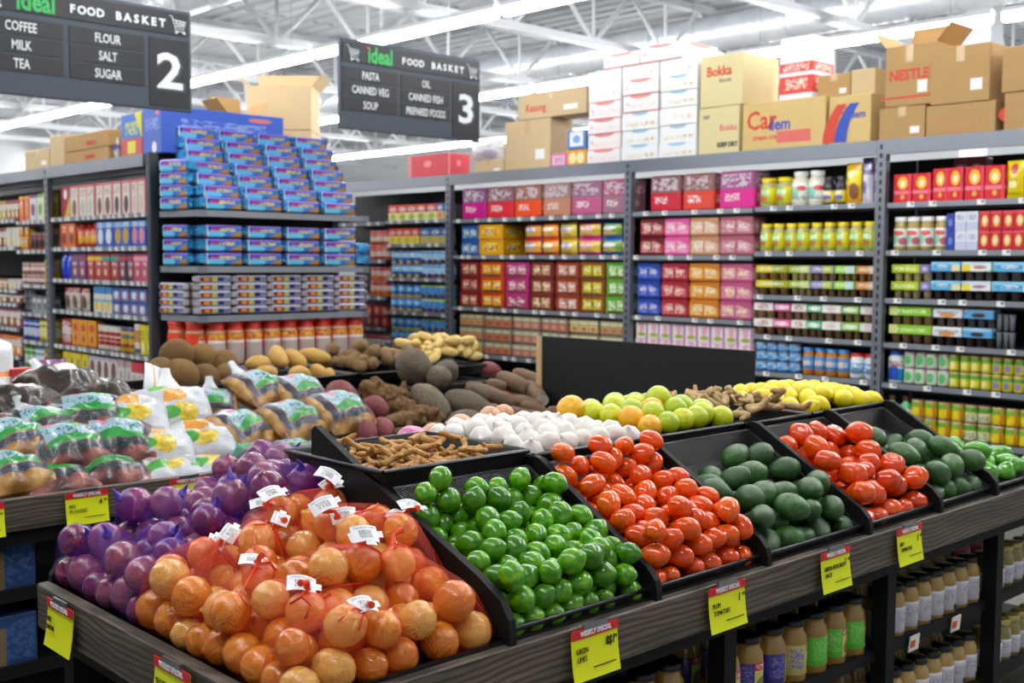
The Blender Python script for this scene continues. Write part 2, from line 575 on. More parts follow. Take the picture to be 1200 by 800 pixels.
def rack_bay(X, y0, y1, shelves, lab, depth=.6, tagn=8, posts=(True, True), top=True, seed=1, double=False):
    """a bay whose open face is the plane X, running from y0 to y1; shelves: list of (ya, yb, z)"""
    y0 += .0375; y1 += .0375
    o = empty('shelving_bay', lab, 'store shelf', (X + depth / 2, (y0 + y1) / 2, 0), group='black steel shelving bays')
    ox, oy = X + depth / 2, (y0 + y1) / 2
    m = MB(); m.box((depth / 2 - .02, 0, 1.2), (.02, y1 - y0 - .01, 2.36)); m.build('back_panel', M['rack_back'], o)
    for k, on in enumerate(posts):
        if on:
            yy = (y0 + .0375 if k == 0 else y1 - .0375) - oy
            m = MB(); m.box((-depth / 2 - .005, yy, 1.24), (.055, .075, 2.48))
            z = .2
            while z < 2.45:
                m.box((-depth / 2 - .034, yy, z), (.004, .016, .034), 1); z += .062
            m.build('upright_post', [M['rack'], M['rack_back']], o)
    if top:
        m = MB(); m.box((-depth / 2 - .015, -.0375, 2.428), (.04, y1 - y0 - .075, .104)); m.box((0, 0, 2.468), (depth, y1 - y0 - .004, .02)); m.build('top_beam', M['rack'], o)
    if double:
        m = MB(); m.box((depth / 2 + .46, 0, 2.46), (.9, y1 - y0 - .004, .03)); m.box((depth / 2 + .9, 0, 2.41), (.03, y1 - y0 - .004, .1)); m.build('rear_top', M['rack'], o)
        for yy in (-(y1 - y0) / 2 + .04, (y1 - y0) / 2 - .04):
            m = MB(); m.box((depth / 2 + .88, yy, 1.24), (.05, .07, 2.44)); m.build('upright_post', M['rack'], o)
        for z in (.1, .6, 1.1, 1.6, 2.0):
            m = MB(); m.box((depth / 2 + .46, 0, z), (.84, y1 - y0 - .1, .03)); m.build('rear_shelf', M['rack_dark'], o)
    for k, (ya, yb, z) in enumerate(shelves):
        m = MB(); m.box((.01, (ya + yb) / 2 - oy, z + .002), (depth - .04, abs(yb - ya), .018)); m.box((-depth / 2 + .0, (ya + yb) / 2 - oy, z - .006), (.022, abs(yb - ya), .036), 1)
        m.box((-depth / 2 + .02, (ya + yb) / 2 - oy, z - .03), (.015, abs(yb - ya), .02), 2)
        s = m.build('shelf', [M['rack_dark'], M['lip'], M['rack_back']], o)
        n = max(2, int(tagn * abs(yb - ya) / 2.4 + .5))
        price_tags(s, n, ya - oy, yb - oy, z - .004, seed * 31 + k, 'y', -depth / 2 - .014)
    return o


XA = 7.5
rack_bay(XA, 1.75, 4.13, [(1.79, 4.09, z) for z in (2.025, 1.69, 1.352, 1.037, .75, .396, .08)], 'black shelving bay of red boxes and yogurt at the right end of the long rack', tagn=9, seed=1)
rack_bay(XA, 4.13, 6.49, [(4.17, 5.2, z) for z in (2.03, 1.685, 1.35, 1.04, .755, .4, .08)] + [(5.22, 6.45, z) for z in (2.025, 1.655, 1.142, .7, .1)], 'black shelving bay holding yellow lidded jars beside shrink wrapped candy', tagn=9, posts=(False, True), seed=2)
rack_bay(XA, 6.49, 8.885, [(6.53, 8.84, z) for z in (2.018, 1.658, 1.142, .68, .1)], 'black shelving bay of noodle packs directly below the aisle three sign', tagn=11, posts=(False, True), seed=3)
rack_bay(XA, 8.885, 11.3, [(8.93, 9.96, z) for z in (2.03, 1.78, 1.42, 1.06, .71, .35)] + [(9.98, 11.2, z) for z in (2.02, 1.61, 1.21, .87, .5)], 'black shelving bay of blue tins half hidden by the aisle end display', tagn=12, posts=(False, True), seed=4)
XB = 4.3
rack_bay(XB, 8.94, 11.05, [(8.95, 11.0, z) for z in (1.985, 1.705, 1.41, 1.118, .785, .488, .15)], 'black shelving bay of flour boxes at the near end of the left rack', tagn=18, depth=.8, posts=(False, True), seed=5, double=True)
rack_bay(XB, 11.05, 13.3, [(11.1, 11.9, z) for z in (1.975, 1.685, 1.345, 1.06, .782, .497, .15)] + [(11.92, 13.2, z) for z in (2.0, 1.72, 1.28, 1.14, .89, .6, .2)], 'black shelving bay of small tins further along the left rack', tagn=18, depth=.8, posts=(False, True), seed=6, double=True)
rack_bay(XB, 13.3, 15.6, [(13.35, 15.5, z) for z in (2.0, 1.7, 1.4, 1.1, .8, .5, .2)], 'black shelving bay at the far end of the left rack', tagn=8, depth=.8, posts=(False, True), seed=7, double=True)

# end display of the left rack (faces the produce)
YE = 8.3
o = empty('end_display', 'black end of aisle shelving display stacked with blue foil packs', 'store shelf', (5.2, 8.6, 0))
for xx in (4.3, 6.08):
    m = MB(); m.box((xx - 5.2, .28, 1.24), (.075, .06, 2.48)); m.build('upright_post', M['rack_dark'], o)
m = MB(); m.box((0, .3, 1.2), (1.8, .03, 2.36)); m.build('back_panel', M['rack_back'], o)
for k, z in enumerate((1.995, 1.548, 1.152, .74, .3)):
    m = MB()
    pts = [(-.88, .28), (-.88, .2), (-.78, -.3), (.83, -.3), (.9, -.2), (.9, .28)]
    top = [(x, y, z) for x, y in pts]; bot = [(x, y, z - .02) for x, y in pts]
    m.poly(top); m.poly(bot[::-1])
    for i in range(1, 5):
        j = (i + 1) % 6
        a, b = pts[i], pts[j]
        if i == 4: pass
        m.quad([(a[0], a[1], z - .042), (b[0], b[1], z - .042), (b[0], b[1], z + .008), (a[0], a[1], z + .008)], 1)
        m.quad([(b[0] * .985, b[1] * .985, z - .042), (a[0] * .985, a[1] * .985, z - .042), (a[0] * .985, a[1] * .985, z + .008), (b[0] * .985, b[1] * .985, z + .008)], 1)
    m.box((-.77, -.3, z - .018), (.08, .02, .054), 2); m.box((.83, -.3, z - .018), (.05, .02, .054), 2)
    m.build('shelf', [M['rack_dark'], M['lip'], M['rack']], o)


# ================================================================== produce tables
def floor_y(x, y): return 0


t = empty('produce_table', 'grey wood fronted produce table with onions, limes and tomatoes', 'produce table', (1.0, 1.6, 0))
TX, TY0 = 1.0, 1.6
m = MB(); m.box((1.9, .0, .797), (3.8, .03, .105), bev=.003); m.build('front_board', M['wood_x'], t)
m = MB(); m.box((0, .53, .797), (.03, 1.05, .105), bev=.003); m.build('end_board', M['wood_y'], t)
m = MB(); m.box((1.9, .022, .73), (3.78, .02, .05)); m.box((.022, .53, .73), (.02, 1.04, .05)); m.box((1.9, .014, .851), (3.8, .012, .008)); m.build('under_rail', M['panel'], t)
m = MB(); m.box((1.9, .54, .77), (3.76, 1.04, .03)); m.box((1.82, 1.12, .77), (1.9, .12, .03)); m.build('deck', M['panel'], t)
for x in (.06, .58, 1.29, 2.09, 2.83, 3.76):
    for y in (.06, 1.0):
        m = MB(); m.box((x, y, .37), (.05, .05, .75)); m.build('leg', M['panel'], t)
for z in (.44, .17):
    m = MB(); m.box((1.9, .55, z), (3.72, .96, .02)); m.box((1.9, .075, z + .004), (3.72, .02, .035)); sh = m.build('lower_shelf', M['panel'], t)
    if z > .4:
        tg = MB(); tg.box((0, 0, 0), (.06, .004, .05)); tg.box((-.012, -.003, 0), (.026, .002, .022), 1); tme = tg.mesh('price_tag', [M['white'], flat('tag_orange', '#e2562a', .5)])
        for x in (2.28, 2.56): link('price_tag', tme, sh, (x, .058, z - .006), (.1, 0, 0))
m = MB(); m.box((1.9, 1.03, .4), (3.72, .02, .72)); m.build('back_panel', M['panel'], t)


def divider(X, prof, y1, par):
    """upright panel in the plane X with a sloped, round nosed top edge; prof: (y, z) rising backwards"""
    m = MB()
    zb = .8
    out = [(prof[0][0], zb)] + list(prof) + [(y1, zb)]
    w = .009
    a = [(X - TX - w, y - TY0, z) for y, z in out]; b = [(X - TX + w, y - TY0, z) for y, z in out]
    m.poly(a[::-1]); m.poly(b)
    for i in range(len(out)):
        j = (i + 1) % len(out)
        m.quad([a[i], a[j], b[j], b[i]])
    m.build('divider_panel', M['panel'], par)


divider(1.507, [(1.59, .87), (1.595, .9), (1.62, .935), (1.69, .972), (2.105, 1.138), (2.27, 1.212), (2.285, 1.2)], 2.285, t)
for X in (1.955, 2.385, 2.88, 3.3, 3.69):
    divider(X, [(1.59, .87), (1.596, .895), (1.62, .92), (1.66, .942), (1.81, 1.03), (1.965, 1.122), (1.985, 1.126), (2.03, 1.118)], 2.05, t)
# stepped riser that carries the upper baskets, and the sloped onion bed
m = MB(); m.box((1.62, .62, .92), (2.2, .38, .28)); m.box((1.8, 1.0, .9), (1.9, .36, .28)); m.build('riser', M['panel'], t)
m = MB()  # divider behind the red onions, facing the end
pz = [(1.02, .86), (1.04, .89), (1.12, .92), (1.68, 1.082), (1.71, 1.088), (1.76, 1.02), (1.76, .8), (1.02, .8)]
a = [(x - TX, 1.055, z) for x, z in pz]; b = [(x - TX, 1.075, z) for x, z in pz]
m.poly(a); m.poly(b[::-1])
for i in range(len(pz)):
    j = (i + 1) % len(pz); m.quad([a[j], a[i], b[i], b[j]])
m.build('divider_panel', M['panel'], t)


def onion_h(x, y):
    q = min(.42 * (x - 1.0), .5 * (y - 1.6), .13 if y < 2.22 else .17)
    return .83 + max(0, q) - .02


m = MB()
m.grid([[(x - TX, y - TY0, onion_h(x, y) - .005) for x in np.linspace(1.02, 1.495, 12)] for y in np.linspace(1.62, 2.66, 18)], 0)
m.build('onion_bed', M['panel'], t)

c = STAND = empty('produce_stand', 'grey wood produce stand of bagged potatoes and roots', 'produce table', (1.2, 3.68, 0))
CX, CY = 1.2, 3.68
m = MB(); m.box((1.02, .0, .793), (4.04, .03, .105), bev=.003); m.build('front_board', M['wood_x'], c)
m = MB(); m.box((1.02, .02, .72), (4.0, .02, .06)); m.build('under_rail', M['panel'], c)


def bed_h(y):
    return .765 + .26 * max(0, min(y - 3.7, .85))


m = MB()
ys = [3.7, 3.9, 4.2, 4.55, 4.56, 5.3]
m.grid([[(x - CX, y - CY, bed_h(y)) for x in (.2, 1.4, 2.62)] for y in ys[:4]], sm=False)
m.box((1.02, 1.25, .835), (4.0, .74, .24))
m.build('sloped_bed', M['panel'], c)
for x in (-.9, .35, 1.4, 2.4, 3.0):
    for y in (.08, 1.5):
        m = MB(); m.box((x, y, .37), (.06, .06, .74)); m.build('leg', M['panel'], c)
for z in (.52, .27):
    m = MB(); m.box((1.02, .75, z), (4.0, 1.4, .02)); m.box((1.02, .05, z), (4.0, .02, .04)); m.build('lower_shelf', M['panel'], c)
m = MB(); m.box((1.02, 1.6, .5), (4.0, .02, .95)); m.build('back_panel', M['panel'], c)

# black header board standing beside the roots
o = empty('header_board', 'blank black board with a pale pine edge standing behind the citrus', 'board', (4.3, 3.66, 0))
m = MB(); m.box((0, 0, .605), (.024, 1.37, 1.21)); m.build('board', M['header'], o)
m = MB(); m.box((-.014, .672, .605), (.02, .032, 1.21)); m.build('wood_edge', M['pine'], o)
m = MB(); m.box((.02, 0, .02), (.2, 1.3, .04)); m.build('foot', M['panel'], o)


# yellow price cards
def price_card(p, rz, lines, price, lab, tilt=.07):
    o = empty('price_card', lab, 'price tag', p, rz, group='yellow price cards')
    W, H = .142, .105
    R = Matrix.Rotation(-tilt, 3, 'X')
    m = MB()
    rows = []
    for i in range(6):
        z = -H * i / 5
        rows.append([(x, -.004 - .012 * (i / 5) ** 2, z) for x in (-W / 2, 0, W / 2)])
    m.grid(rows[::-1], 0)
    back = [[(x, y + .0012, z) for x, y, z in r] for r in rows]
    m.grid(back, 0)
    m.build('card', M['tag_yellow'], o)
    m = MB(); m.box((0, -.0055, -.008), (W, .002, .02)); hd = m.build('header_strip', M['red'], o)
    text('WEEKLY SPECIAL', 'lettering', hd, (0, -.0075, -.0085), .0145, 0, M['sign_white'], .85, bold=.0006)
    for i, s in enumerate(lines):
        text(s, 'lettering', o, (-W / 2 + .01, -.0095 - .004 * i, -.043 - .016 * i), .0165, 0, M['ink'], .72, 'LEFT')
    if price:
        text(price[0], 'price_lettering', o, (W / 2 - .026, -.0085, -.038), .026, 0, M['ink'], .7, bold=.0006)
        text(price[1], 'price_lettering', o, (W / 2 - .01, -.0085, -.033), .012, 0, M['ink'], .8)
        m = MB(); m.box((.022, -.0145, -.082), (.07, .0006, .0022)); m.build('small_print', M['ink'], o)
    m = MB(); m.box((0, -.004, .004), (W * .5, .006, .012)); m.build('clip', M['wire'], o)


yf = 1.578
for x, ls, pr, lab in ((1.725, ['GREEN', 'LIMES'], ('8$1', '99'), 'yellow weekly special card for green limes'), (2.185, ['PLUM', 'TOMATOES'], ('1', '99'), 'yellow card clipped below the plum tomatoes'),
                       (2.665, ['GREEN AVOCADO', 'EACH'], ('1', '99'), 'yellow card clipped below the avocados'), (3.065, ['RED', 'TOMATOES'], ('1', '77'), 'yellow card clipped below the large red tomatoes')):
    price_card((x, yf, .846), 0, ls, pr, lab)
price_card((.978, 2.49, .838), -PI / 2, ['RED', 'ONIONS'], None, 'yellow card below the red onions on the end board')
price_card((.978, 1.96, .842), -PI / 2, ['YELLOW', 'ONIONS'], None, 'yellow card below the yellow onions on the end board')
for x, ls, lab in ((1.525, ['RED', 'POTATOES'], 'yellow card below the bagged red potatoes'), (1.89, ['YELLOW', 'POTATOES'], 'yellow card below the white potato bags'), (1.19, ['RUSSET', 'POTATOES'], 'yellow card at the far left of the potato stand')):
    price_card((x, 3.66, .84), 0, ls, ('4', '99'), lab, .03)


# ================================================================== packaged goods
class Kind:
    """a template: list of (part name, mesh); the first is the thing itself"""

    def __init__(s, name, cat, parts): s.name, s.cat, s.parts = name, cat, parts


def place(kd, loc, rz, label, group=None, rot=None, scale=None):
    o = link(kd.name, kd.parts[0][1], None, loc, rot if rot is not None else (0, 0, rz))
    if scale is not None: o.scale = scale
    tag(o, label, kd.cat, group)
    for nm, me in kd.parts[1:]: link(nm, me, o)
    return o


def k_box(name, cat, w, d, h, mat, bev=.003):
    m = MB(); m.box((0, 0, h / 2), (w, d, h), bev=bev)
    return Kind(name, cat, [(name, m.mesh(name, mat))])


def k_can(name, cat, w, h, mat, rim=None, n=14):
    r = w / 2
    m = MB()
    m.lathe([(0, 0), (r * .94, 0), (r, .006), (r, h - .006), (r * .94, h), (r * .9, h - .004), (0, h - .004)], n, mis=[1, 1, 0, 1, 1, 1], vz=True)
    return Kind(name, cat, [(name, m.mesh(name, [mat, rim or M['wire']]))])


def k_jar(name, cat, w, h, body, label, lid, lab=(.12, .66), lidw=.82, lidh=.13, n=16, sq=1.0):
    r = w / 2
    zs = h * (1 - lidh)
    m = MB(); m.lathe([(0, 0), (r * .9, 0), (r, h * .04), (r, h * .68), (r * .93, h * .76), (r * lidw * .9, h * .83), (r * lidw * .9, zs + .004), (0, zs + .004)], n)
    parts = [(name, m.mesh(name, body))]
    if label is not None:
        m = MB(); m.lathe([(r * 1.0, h * lab[0]), (r * 1.015, h * lab[0] + .001), (r * 1.015, h * lab[1] - .001), (r * 1.0, h * lab[1])], n); parts.append(('label', m.mesh('label', label)))
    m = MB(); m.lathe([(r * lidw, zs), (r * lidw, h * .99), (r * lidw * .93, h), (0, h)], n); parts.append(('lid', m.mesh('lid', lid)))
    return Kind(name, cat, parts)


def k_pouch(name, cat, w, d, h, mat, seal=.08, seed=0):
    """a filled flexible packet: flat sealed ends top and bottom, pillow between"""
    rr = random.Random(seed)
    m = MB()
    nx, nz = 7, 9
    for side in (-1, 1):
        rows = []
        for i in range(nz):
            v = i / (nz - 1)
            row = []
            for j in range(nx):
                u = j / (nx - 1)
                e = max(0, math.sin(PI * min(1, max(0, (v - seal * .6) / (1 - 1.2 * seal))))) ** .55 * max(0, math.sin(PI * u)) ** .5
                wob = .006 * noise.noise(Vector((u * 3 + seed * 7.1, v * 3, side)))
                pin = 1 - .05 * math.sin(PI * v)
                row.append(((u - .5) * w * pin, side * (d / 2 * e + .0015) + (wob if 0 < j < nx - 1 else 0), h * v))
            rows.append(row)
        m.grid(rows, 0, flip=(side > 0))
    return Kind(name, cat, [(name, m.mesh(name, mat))])


def k_foil(name, cat, w, d, h, mat, ends):
    """long biscuit packet: rounded block with crimped foil ends"""
    m = MB(); m.box((0, 0, h / 2), (w, d, h), bev=.01)
    parts = [(name, m.mesh(name, mat))]
    for s in (-1, 1):
        m = MB()
        rows = []
        for i in range(4):
            t = i / 3
            x = s * (w / 2 + .03 * t)
            hh = h * (1 - .35 * t) / 2; dd = d / 2 * (1 - .55 * t)
            ring = []
            for j in range(10):
                a = 2 * PI * j / 10
                ring.append((x, dd * max(-1, min(1, 1.25 * math.cos(a))), h / 2 + hh * max(-1, min(1, 1.25 * math.sin(a)))))
            rows.append(ring)
        m.grid(rows, 0, close=True, flip=(s < 0), sm=False)
        m.poly(rows[-1] if s > 0 else rows[-1][::-1])
        parts.append(('crimped_end', m.mesh('crimped_end', ends)))
    return Kind(name, cat, parts)


def k_cups(name, cat, w, d, h, n, cup, sleeve, lidm):
    """row of n tapered pots held by a card sleeve"""
    m = MB()
    pw = w / n
    for i in range(n):
        m.lathe([(0, 0), (pw * .34, 0), (pw * .46, h * .8), (pw * .49, h * .86), (pw * .49, h * .9), (0, h * .9)], 10, c=(-w / 2 + pw * (i + .5), 0, 0))
    parts = [(name, m.mesh(name, cup))]
    if sleeve is not None:
        m = MB(); m.box((0, 0, h * .74), (w * .995, d, h * .5), bev=.004); parts.append(('card_sleeve', m.mesh('card_sleeve', sleeve)))
    return Kind(name, cat, parts)


def run_a(kf, u0, u1, n, z, h, desc, where, layers=1, d=None, gap=.96, jit=.004, inset=.03, group=None, X=7.5, uref=300, seed=None):
    """a run of equal packs along the front of a shelf of the rack face X, between picture columns u0 and u1 (left to right);
    kf(w, d, h) makes the template"""
    y0, y1 = onx(u0, uref, X).y, onx(u1, uref, X).y
    p = (y0 - y1) / n
    rr = random.Random(seed if seed is not None else int(u0 * 7 + z * 1000))
    kd = kf(p * gap, d or p * gap, h)
    dd = d or p * gap
    lay = ['', ''] if layers == 1 else (['lower layer', 'upper layer'] if layers == 2 else ['bottom layer', 'middle layer', 'top layer'] if layers == 3 else ['%s layer up' % ordw(q) for q in range(layers)])
    for L in range(layers):
        for i in range(n):
            lab = desc
            if n > 1: lab += ', %s from left' % ordw(i)
            if layers > 1: lab += ', ' + lay[L]
            lab += ', ' + where
            if len(lab.split()) > 15: lab = lab.replace(' from left', ' along')
            place(kd, (X + inset + dd / 2 + rr.uniform(-jit, jit * 2), y0 - p * (i + .5) + rr.uniform(-jit, jit) * .5, z + .012 + h * L * 1.005), -PI / 2 + rr.uniform(-.03, .03), lab, group or '%s, %s' % (desc, where))


def B(name, cat, mat, bev=.003): return lambda w, d, h: k_box(name, cat, w, d, h, mat, bev)
def C_(name, cat, mat, rim=None): return lambda w, d, h: k_can(name, cat, w, h, mat, rim)
def J(name, cat, body, label, lid, **k): return lambda w, d, h: k_jar(name, cat, w, h, body, label, lid, **k)
def PO(name, cat, mat, seed=0): return lambda w, d, h: k_pouch(name, cat, w, d, h, mat, seed=seed)
def CU(name, cat, n, cup, sleeve): return lambda w, d, h: k_cups(name, cat, w, d, h, n, cup, sleeve, None)


G = lambda n, h, r=.3, **k: flat(n, h, r, **k)
YLID = G('yellow_lid', '#f0d800'); WLID = G('white_lid', '#eeeeea'); DLID = G('dark_lid', '#2a2a30'); RLID = G('red_lid', '#c81426'); BLID = G('blue_lid', '#2f8fd8'); NLID = G('navy_lid', '#1f4fc0')
RELISH = G('pale_sauce', '#b9b06a', .2); MAYO = G('mayonnaise', '#ece6d2', .2); AMBER = G('amber_spread', '#c07a24', .2); DARKJ = G('dark_coffee', '#2e2530', .2)

# ---------------------------- long rack, jar bay
w_ = 'top shelf of jar bay'
lblY = pmat('#c9dc3a', (('s', .3, .55, '#7fc24a'), ('e', .45, .3, .12, .16, '#d86a4a'), ('s', .62, .72, '#f2d300'), ('t', .3, .6, .55, .85, '#f6f3e0', 9, 14)), .3)
run_a(J('relish_jar', 'jar', RELISH, lblY, YLID), 882, 920, 2, 2.03, .225, 'tall yellow lidded relish jar', w_)
lblW = pmat('#eef2ea', (('e', .42, .5, .14, .3, '#8fd6c0'), ('e', .6, .72, .1, .14, '#d2483e'), ('t', .3, .7, .1, .3, '#7f8f80', 10, 20)), .3)
run_a(J('mayonnaise_jar', 'jar', MAYO, lblW, WLID), 920, 957, 2, 2.03, .26, 'large white lidded mayonnaise jar', w_)
lblP = pmat('#e8dfae', (('b', 0, .22, '#c9b93a'), ('e', .5, .42, .14, .2, '#6a66b8'), ('s', .62, .8, '#e8d42a')), .3)
run_a(J('coffee_jar', 'jar', DARKJ, lblP, DLID, lab=(.08, .5)), 957, 984, 2, 2.03, .21, 'small dark coffee jar', w_)
run_a(PO('snack_pouch', 'bag', pmat('#d8a800', (('b', .45, .8, '#f6dd12'), ('e', .6, .3, .3, .2, '#8a5a34'), ('e', .4, .7, .16, .06, '#f8f4e0'), ('b', 0, .12, '#d89a10')), .3, coat=.5)), 984, 1003, 1, 2.03, .3, 'yellow snack pouch', w_, d=.07)
run_a(PO('coffee_pouch', 'bag', pmat('#4a3a7a', (('b', 0, .62, '#d6d0de'), ('e', .35, .35, .24, .14, '#8c7cc0'), ('e', .7, .2, .16, .14, '#eceaf0'), ('b', .62, .68, '#8a82a8'), ('t', .2, .9, .7, .85, '#b9b4d0', 9, 12)), .3, coat=.5)), 1003, 1030, 2, 2.03, .33, 'purple and white pouch', w_, d=.08)
w_ = 'second shelf of jar bay'
run_a(J('relish_jar', 'jar', RELISH, lblY, YLID), 884, 1021, 9, 1.685, .215, 'yellow lidded relish jar', w_)
run_a(J('mayonnaise_jar', 'jar', MAYO, lblW, WLID), 1021, 1031, 1, 1.685, .215, 'white lidded jar beside the post', w_)
w_ = 'third shelf of jar bay'
cup = G('brown_pot', '#8a6a48', .3); cup2 = G('pale_pot', '#b9a878', .3)
for (u0, u1, n, sl) in ((883, 921, 1, ('#d8c81e', '#9aa62a')), (921, 947, 1, ('#9cb93a', '#c9d68a')), (947, 975, 1, ('#8a8cc4', '#b6c94a')), (975, 1000, 1, ('#9adb4a', '#b6dcd8')), (1000, 1029, 1, ('#d88a4a', '#d8c0a8'))):
    run_a(CU('yogurt_pack', 'yogurt pack', 3, cup if sl[0] != '#9cb93a' else cup2, pmat(sl[0], (('s', .55, 1, sl[1]), ('t', .1, .9, .3, .8, '#f4f0da', 9, 5)), .4)), u0, u1, n, 1.35, .115, {'#d8c81e': 'yellow', '#9cb93a': 'olive green', '#8a8cc4': 'lilac and green', '#9adb4a': 'lime and pale blue', '#d88a4a': 'orange'}[sl[0]] + ' sleeved yogurt pack', w_, 2, d=.1)
w_ = 'fourth shelf of jar bay'
for (u0, u1, sl, nm) in ((881, 905, ('#e8e6e2', '#b0524a'), 'white'), (905, 925, ('#e85a9a', '#f0c0d4'), 'pink'), (925, 944, ('#e6e2dc', '#a05a4a'), 'cream'), (944, 962, ('#4ab47a', '#e2f0e4'), 'green'), (962, 985, ('#eeeeea', '#c9a890'), 'plain white'), (985, 1006, ('#86c44a', '#dcecc0'), 'lime green'), (1006, 1030, ('#e2dcd6', '#b8948a'), 'pale brown')):
    run_a(CU('yogurt_pack', 'yogurt pack', 2, cup, pmat(sl[0], (('e', .5, .5, .3, .35, sl[1]), ('t', .05, .95, .2, .8, '#ffffff', 8, 4)), .4)), u0, u1, 1, 1.04, .125, nm + ' sleeved yogurt pair', w_, 2, d=.1)
w_ = 'fifth shelf of jar bay'
run_a(C_('milk_tin', 'tin', pmat('#2f7fc4', (('b', .3, .62, '#bcd6e6'), ('e', .5, .48, .12, .14, '#4a9ad8'), ('b', .86, 1, '#8ab6d6'), ('t', .3, .7, .65, .82, '#d8eaf4', 12, 10)), .3)), 883, 935, 4, .755, .077, 'small blue milk tin', w_, 3)
run_a(J('peanut_butter_jar', 'jar', AMBER, pmat('#4a8fd0', (('e', .5, .5, .1, .25, '#c98a5a'), ('t', .3, .7, .3, .7, '#d8e6f0', 10, 8))), BLID, lidw=.95, lidh=.12, lab=(.2, .68)), 938, 993, 4, .755, .205, 'amber peanut butter jar with blue lid', w_)
run_a(J('creamer_tub', 'tub', G('white_tub', '#eaeeee'), pmat('#e8eef0', (('b', .45, .8, '#2f9ad0'), ('e', .55, .3, .18, .16, '#6a8aa8'), ('t', .25, .75, .5, .75, '#f4fafc', 12, 8))), RLID, lidw=.95, lidh=.13, lab=(.08, .76)), 993, 1027, 2, .755, .185, 'white creamer tub with red lid', w_)
w_ = 'lowest visible shelf of jar bay'
run_a(J('green_bottle', 'bottle', G('green_bottle_glass', '#3f9a4a', .15), pmat('#cfe0cc', (('e', .5, .5, .15, .3, '#4fae5a'),)), G('brown_cap', '#6a4a30'), lidw=.4, lidh=.1), 960, 1029, 5, .4, .25, 'green bottle behind the lemons', w_)

# ---------------------------- long rack, red box bay (right end)
w_ = 'top shelf of red bay'
rbox = pmat('#d81c30', (('e', .5, .68, .3, .22, '#f6b81a'), ('e', .5, .66, .16, .12, '#f4ecc0'), ('b', .3, .42, '#e87a86'), ('e', .5, .2, .12, .08, '#d8b84a'), ('s', .86, .99, '#e4405a')), .3)
run_a(B('tea_box', 'box', rbox), 1042, 1086, 2, 2.025, .2, 'red and yellow carton', w_, d=.12)
run_a(B('tea_box', 'box', rbox), 1087, 1124, 2, 2.025, .225, 'tall red and yellow carton', w_, d=.12)
run_a(B('tea_box', 'box', rbox), 1125, 1172, 2, 2.025, .225, 'wide red and yellow carton', w_, d=.12)
run_a(PO('yellow_pouch', 'bag', pmat('#f0d60c', (('e', .5, .78, .2, .14, '#c83a3a'), ('e', .4, .38, .28, .1, '#f6efb0'), ('b', .1, .18, '#d8b800'), ('t', .2, .8, .45, .6, '#b89a10', 8, 8)), .3, coat=.4)), 1172, 1214, 2, 2.025, .25, 'bright yellow pouch', w_, d=.08)
run_a(B('dark_red_box', 'box', pmat('#8a0f22', (('b', .5, .9, '#6e0a1a'), ('t', .2, .8, .55, .85, '#c88a90', 8, 6)))), 1090, 1130, 2, 2.025, .31, 'dark red box at the back', w_, d=.1, inset=.3)
w_ = 'second shelf of red bay'
lblM = pmat('#e6e8e0', (('e', .5, .74, .14, .14, '#d2483e'), ('e', .4, .4, .14, .26, '#9ad2b8'), ('e', .62, .3, .1, .2, '#c86a70')), .3)
run_a(J('mayonnaise_jar', 'jar', G('tan_sauce', '#b09a58', .2), lblM, WLID, lidw=.92), 1041, 1105, 4, 1.69, .235, 'white lidded mayonnaise jar', w_)
run_a(B('blue_box', 'box', pmat('#2a3f9c', (('e', .5, .5, .3, .2, '#6a86d0'),))), 1105, 1115, 1, 1.69, .125, 'narrow blue box', w_, 2, d=.1)
run_a(B('white_box', 'box', pmat('#dfe4ee', (('b', .05, .45, '#c4cbe0'), ('t', .15, .85, .55, .85, '#8a97bb', 6, 7)))), 1115, 1143, 2, 1.69, .13, 'white and grey carton', w_, 2, d=.12)
run_a(B('red_box', 'box', pmat('#c9202e', (('e', .5, .5, .32, .3, '#e2c060'), ('e', .5, .52, .2, .16, '#f0e2c0'), ('b', .86, 1, '#e04a58'), ('b', 0, .1, '#a8141f')))), 1143, 1212, 5, 1.69, .13, 'small red carton with gold oval', w_, 2, d=.1)
w_ = 'third shelf of red bay'
run_a(CU('yogurt_pack', 'yogurt pack', 3, cup2, pmat('#a8c41e', (('s', .5, 1, '#c0d23a'), ('t', .1, .9, .25, .75, '#eef4c0', 8, 4)))), 1042, 1076, 1, 1.352, .12, 'lime green yogurt pack', w_, 2, d=.1)
run_a(CU('yogurt_pack', 'yogurt pack', 1, cup2, pmat('#8a7cb8', (('e', .5, .5, .3, .3, '#c8c0e0'),))), 1076, 1088, 1, 1.352, .12, 'purple yogurt pot', w_, 2, d=.1)
sl1 = pmat('#5ab4e0', (('s', .72, 1, '#e8dfae'), ('b', .72, 1, '#8ed0ee'), ('e', .4, .5, .22, .2, '#f2f6f8'), ('t', .1, .7, .3, .6, '#2f6fb4', 8, 6)), .4)
sl2 = pmat('#e8eef0', (('s', 0, .3, '#f0d830'), ('b', .74, 1, '#cfe2ec'), ('e', .6, .45, .2, .22, '#e87a30'), ('t', .4, .9, .3, .6, '#4a8ac0', 8, 6)), .4)
dk = G('dark_pot', '#4a3a38', .3)
run_a(CU('yogurt_pack', 'yogurt pack', 3, dk, sl1), 1088, 1124, 1, 1.352, .13, 'pale blue sleeved dessert pack', w_, 2, d=.12)
run_a(CU('yogurt_pack', 'yogurt pack', 3, dk, sl2), 1124, 1160, 1, 1.352, .13, 'white and yellow sleeved dessert pack', w_, 2, d=.12)
run_a(CU('yogurt_pack', 'yogurt pack', 3, dk, sl1), 1160, 1214, 1, 1.352, .13, 'wide pale blue sleeved dessert pack', w_, 2, d=.12)
w_ = 'fourth shelf of red bay'
